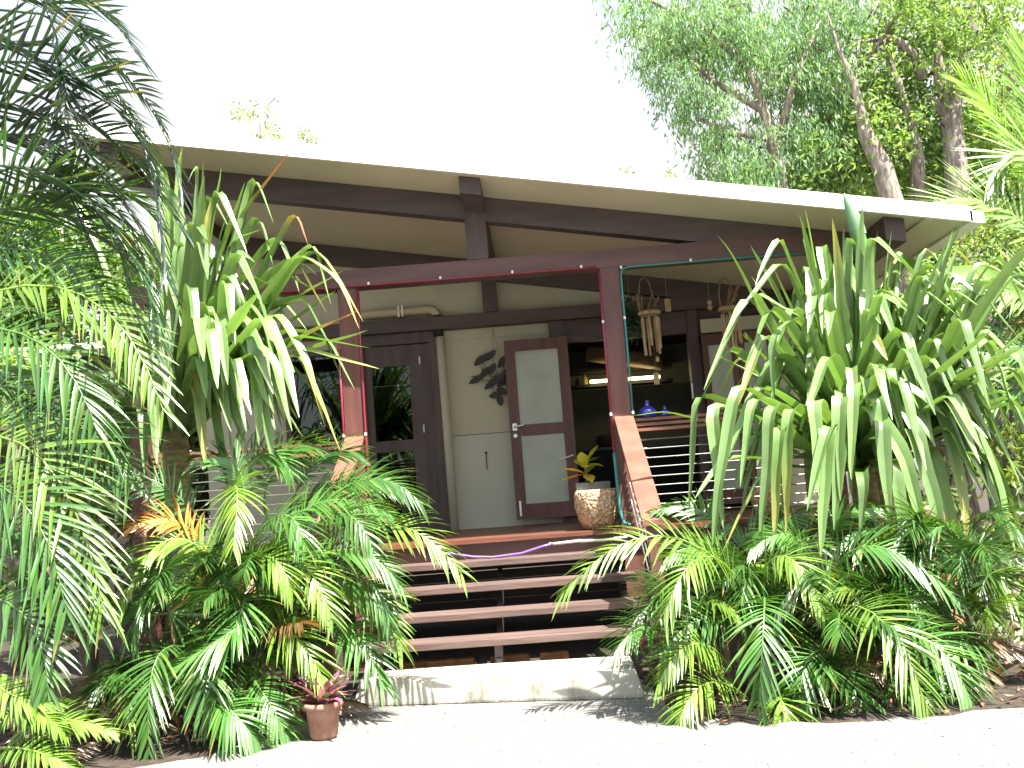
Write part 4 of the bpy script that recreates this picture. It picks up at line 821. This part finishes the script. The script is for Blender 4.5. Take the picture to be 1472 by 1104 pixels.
tree('gum_tree', 'tall forked gum tree with a grey trunk behind the right end of the roof', (9.0, 11, 0),
  [(np.array([[9.0, 11, 0]]+[list(p) for p in L([(1378, 300, 11), (1372, 220, 11), (1366, 165, 11), (1374, 120, 11.1), (1392, 70, 11.1), (1400, 20, 11), (1396, -60, 11)])]), [.32, .26, .22, .21, .15, .12, .10, .04]), (L([(1366, 165, 11), (1350, 120, 11), (1348, 60, 11), (1340, -20, 11)]), [.13, .11, .09, .03]),
   (L([(1378, 118, 11), (1400, 112, 11), (1420, 110, 11.2), (1448, 85, 11.2)]), [.06, .06, .05, .03]), (L([(1360, 165, 11), (1338, 140, 10.8)]), [.14, .05]), (L([(1440, 140, 11.3), (1456, 110, 11.3), (1490, 70, 11.4)]), [.10, .09, .07])],
  [(1400, 20, 11, 90, 60, 1.5, .5), (1330, 30, 11, 70, 50, 1.5, .7), (1360, 100, 11, 60, 60, 1.2, .5), (1450, 40, 11.5, 60, 70, 1.2, .5), (1400, 190, 12.5, 60, 60, 1, .8), (1300, 90, 11.5, 60, 70, 1, .7), (1360, 230, 12.5, 80, 60, 1, .8), (1460, 160, 12.5, 50, 60, 1, .6), (1290, 10, 11, 60, 40, 1, .8)], .75, TG, .17, .036, .5, 61)
tree('gum_tree', 'leaning grey gum trunk with bent bare branches, left of the forked gum', (7.6, 10.5, 0),
  [(np.array([[8.0, 10.5, 0]]+[list(p) for p in L([(1285, 300, 10.5), (1268, 240, 10.5), (1245, 195, 10.4), (1238, 165, 10.4), (1228, 120, 10.4), (1205, 70, 10.4), (1190, 20, 10.4)])]), [.28, .22, .20, .15, .11, .07, .04, .015]),
   (L([(1320, 300, 11), (1318, 230, 11), (1308, 175, 11), (1292, 125, 11), (1275, 75, 11), (1268, 50, 11)]), [.17, .15, .12, .09, .06, .02]), (L([(1328, 115, 11), (1315, 80, 11), (1290, 60, 10.9), (1270, 52, 10.8), (1240, 95, 10.7)]), [.11, .10, .09, .07, .02]),
   (L([(1268, 55, 11), (1285, 25, 11), (1320, 0, 11)]), [.07, .05, .015]), (L([(1270, 55, 10.8), (1235, 60, 10.6), (1230, 95, 10.5), (1205, 130, 10.5)]), [.04, .03, .02, .01]), (L([(1262, 55, 10.8), (1262, 80, 10.6), (1250, 105, 10.5)]), [.03, .02, .01]),
   (L([(1300, 145, 11), (1280, 100, 11), (1262, 62, 11)]), [.06, .045, .03])],
  [(1250, 200, 11.5, 70, 70, 1.4, .9), (1200, 240, 11.5, 80, 50, 1.4, 1.1), (1310, 230, 12, 70, 60, 1.2, .8), (1240, 120, 11.5, 60, 50, 1.2, .8), (1290, 170, 12.5, 60, 70, .8, .7)], .85, TG, .16, .036, .35, 62)
tree('willow_myrtle', 'weeping blue-green tree hanging over the roof at upper right', (5.5, 11, 0),
  [(np.array([[5.6, 11, 0]]+[list(p) for p in L([(1120, 240, 11), (1090, 130, 11), (1040, 20, 11)])]), [.2, .12, .09, .03]), (L([(1100, 160, 11), (1030, 120, 11), (960, 60, 11)]), [.09, .06, .03]), (L([(1070, 90, 11), (1000, 30, 11), (910, -10, 11)]), [.09, .06, .03]), (L([(1110, 200, 11), (1050, 190, 11), (1000, 170, 11)]), [.08, .05, .03]), (L([(1115, 220, 11), (1140, 120, 11), (1180, 30, 11)]), [.1, .07, .04])],
  [(900, 15, 11, 50, 25, .8, 1.), (905, 50, 11, 30, 22, .6, .9), (950, 65, 11, 50, 40, 1., 1.), (935, 100, 11, 30, 26, .7, .9), (970, 130, 11, 45, 40, 1, 1.), (1000, 40, 11, 70, 50, 1.3, 1.), (1060, 60, 11, 70, 60, 1.5, .9), (1020, 170, 11, 45, 45, 1, .9), (1040, 225, 11, 45, 40, 1, 1.), (1080, 250, 11, 60, 30, 1, 1.1), (1080, 190, 11.3, 50, 40, 1, .5), (1120, 110, 11.4, 50, 60, 1.2, .7), (1170, 40, 11.5, 80, 60, 1.5, 1.), (1180, 150, 11.5, 60, 70, 1.4, .9), (1150, 230, 11.5, 60, 50, 1.2, 1.1)],
  1.3, np.array([.17, .30, .15]), .18, .019, 1.5, 63, sub=.36)
tree('far_tree', 'small wispy tree top far behind the left part of the roof', (-12, 34, 0), [(np.array([[-10.5, 34, 0]]+[list(p) for p in L([(380, 260, 34), (378, 200, 34), (372, 160, 34)])]), [.3, .2, .12, .04])],
  [(378, 165, 34, 24, 18, 1, .2), (400, 190, 34, 40, 16, 1.5, .2), (330, 152, 34, 10, 10, .5, .35), (440, 205, 34, 22, 8, 1, .5)], .5, np.array([.36, .44, .26]), .22, .06, .5, 64, sub=.6)  # leaf colour whitened, painting in the overexposed light around the far crown
tree('far_tree', 'tiny leafy tip showing above the middle of the roof', (6, 34, 0), [(np.array([list(p) for p in L([(930, 420, 34), (925, 300, 34), (915, 245, 34)])]), [.2, .1, .03])], [(905, 243, 34, 9, 5, .5, .6), (952, 250, 34, 9, 5, .5, .6)], .5, np.array([.36, .44, .26]), .2, .05, .5, 65, sub=.4)  # same whitened leaves, overexposure put into their colour
tree('bush_tree', 'sunlit leafy tree beyond the roof at the far left', (-13, 14, 0), [(np.array([[-11, 14, 0]]+[list(p) for p in L([(80, 420, 14), (90, 330, 14)])]), [.2, .12, .05])],
  [(40, 330, 14, 60, 50, 1.5, .8), (110, 320, 14, 40, 40, 1.2, .6), (0, 400, 14, 60, 80, 1.5, .9), (100, 400, 14, 70, 60, 1.5, .9), (-60, 300, 14, 50, 60, 1.5, .8), (20, 500, 14, 120, 70, 1.5, .9), (190, 400, 14, 60, 60, 1.2, .8), (260, 520, 14, 90, 120, 1.2, .9)], .8, np.array([.09, .19, .035]), .18, .05, .3, 66)
# shrub masses behind on the right
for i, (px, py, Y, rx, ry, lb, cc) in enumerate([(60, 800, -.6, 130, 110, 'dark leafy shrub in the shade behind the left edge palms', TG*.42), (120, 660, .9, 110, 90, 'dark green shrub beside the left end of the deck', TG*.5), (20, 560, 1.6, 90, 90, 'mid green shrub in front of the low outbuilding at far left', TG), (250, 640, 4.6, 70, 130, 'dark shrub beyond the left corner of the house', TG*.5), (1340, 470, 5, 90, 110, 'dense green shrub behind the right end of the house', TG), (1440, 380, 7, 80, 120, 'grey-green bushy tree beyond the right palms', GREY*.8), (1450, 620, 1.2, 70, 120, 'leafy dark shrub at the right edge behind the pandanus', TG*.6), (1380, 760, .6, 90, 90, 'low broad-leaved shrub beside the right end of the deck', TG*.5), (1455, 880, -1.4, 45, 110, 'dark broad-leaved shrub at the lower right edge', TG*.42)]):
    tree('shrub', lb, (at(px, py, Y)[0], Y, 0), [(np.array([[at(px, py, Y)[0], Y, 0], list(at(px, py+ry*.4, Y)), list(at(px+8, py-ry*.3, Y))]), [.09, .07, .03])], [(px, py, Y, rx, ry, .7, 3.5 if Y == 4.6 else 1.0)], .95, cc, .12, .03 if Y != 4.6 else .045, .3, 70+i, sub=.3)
tree('tree', 'tall dense tree closing the view at the right behind the palms', (12, 16, 0), [(np.array([[11.5, 16, 0]]+[list(p) for p in L([(1420, 420, 16), (1430, 250, 16)])]), [.3, .22, .1])],
  [(1430, 250, 16, 70, 110, 2, .7), (1330, 380, 15, 100, 90, 1.5, .9), (1470, 480, 15, 90, 160, 2, 1.), (1260, 270, 16, 120, 60, 1.5, .9), (1100, 290, 16, 120, 40, 1.5, .8)], .9, TG*.95, .26, .06, .3, 80, sub=.55)

# ------------------------------------------------------------------ small garden things
rg = np.random.default_rng(90)
e = empty('bromeliad', (-1.46, -2.48, 0), 'pink-leaved bromeliad in a terracotta pot at the left of the gravel', 'potted plant')
MB().lathe([(.07, 0), (.085, .02), (.105, .18), (.125, .19), (.125, .225), (.11, .225), (.10, .19)], (-1.46, -2.48, 0), 24).build('pot', M['terra'], e, smooth=True)
n = NP()
for k in range(46):
    a = rnd.uniform(0, 6.28); ev = rnd.uniform(.2, 1.2); ln = rnd.uniform(.18, .32); d_ = np.array([math.cos(a)*math.cos(ev), math.sin(a)*math.cos(ev), math.sin(ev)]); b0 = np.array([-1.46, -2.48, .22])
    strap(n, [b0, b0+d_*ln*.6, b0+d_*ln+[0, 0, -.05]], .022, np.array([.42, .14, .26])*rnd.uniform(.6, 1.3) if k % 4 else np.array([.1, .15, .05]), 0, None, .3, 6)
n.build('leaves', M['strap'], e)
e = empty('leafy_sapling', (.72, -1.7, 0), 'upright sapling with fresh green leaves at the right of the concrete block', 'plant')
n = NP(); st = [at(945, 985, -1.7), at(925, 940, -1.72), at(905, 890, -1.75)]; n.tube(st, [.008, .006, .004], (.15, .22, .06))
for k in range(16):
    t = .15+k/16*.85; b0 = st[0]*(1-t)**2+2*st[1]*t*(1-t)+st[2]*t*t; a = k*2.4
    d_ = nrm(np.array([math.cos(a), math.sin(a)*.8, .35])); sv = nrm(np.cross(d_, [0, 0, 1])); tt = np.linspace(0, 1, 6)
    n.strips((b0+d_*.10*tt[:, None]+np.array([0, 0, -.03])*(tt**2)[:, None])[None], np.tile(sv, (6, 1))[None], np.tile(nrm(np.cross(sv, d_)), (6, 1))[None], (.02*np.interp(tt, [0, .4, .8, 1], [.15, 1, .6, .05]))[None], np.tile(LIME*rnd.uniform(.8, 1.3), (1, 6, 1)), .3)
n.build('leaves', M['strap'], e)
for i, (x0, y0, x1, y1_, lb) in enumerate(((-4.2, -.62, -3.3, -.35, 'upper weathered sleeper edging in the shaded left bed'), (-4.4, -1.5, -3.0, -1.35, 'lower weathered sleeper edging in the shaded left bed'))):
    tag(MB().bar((x0, y0, .09), (x1, y1_, .09), .12, .18).build('garden_sleeper', M['sleeper'], bevel=.01), lb, 'sleeper', 'sleepers edging the left bed')
def litter(name, x0, x1, y0, y1_, cnt):
    n = NP(); P = np.stack([rg.uniform(x0, x1, cnt), rg.uniform(y0, y1_, cnt), rg.uniform(.005, .05, cnt)], 1)
    U = nrm(rg.normal(0, 1, (cnt, 3))*[1, 1, .3])*rg.uniform(.04, .12, (cnt, 1)); Vv = nrm(np.cross(U, [0, 0, 1])+rg.normal(0, .2, (cnt, 3)))*rg.uniform(.012, .03, (cnt, 1))
    cb = np.where(rg.uniform(0, 1, (cnt, 1)) < .5, np.array([[.16, .09, .05]]), np.array([[.25, .17, .12]]))*rg.uniform(.5, 1.2, (cnt, 1))
    n.quads(P, U, Vv, cb); tag(n.build(name, M['litter'], smooth=False), 'dry brown fallen leaves scattered over the garden soil', 'leaf litter', kind='stuff')
litter('leaf_litter', -5, -1.7, -2.6, 0, 900); litter('leaf_litter', .9, 4, -2.9, -.4, 700)
# pebbles and grit on the gravel near the beds
n = NP(); cnt = 5000
P = np.stack([rg.uniform(-4, 3.6, cnt), rg.uniform(-6, -1.9, cnt), np.full(cnt, .003)], 1)
ok = np.array([abs(p[0]-(-.45)) < 1.1 or p[1] < -3.0 for p in P]); P = P[ok]; cnt = len(P)
U = nrm(rg.normal(0, 1, (cnt, 3))*[1, 1, .25])*rg.uniform(.008, .026, (cnt, 1)); Vv = nrm(np.cross(U, [0, 0, 1]))*rg.uniform(.004, .009, (cnt, 1))
n.quads(P, U, Vv, np.array([[.25, .24, .21]])*rg.uniform(.5, 1.4, (cnt, 1)))
tag(n.build('loose_grit', M['litter'], smooth=False), 'loose pale stone grit lying on the gravel forecourt', 'grit', kind='stuff')
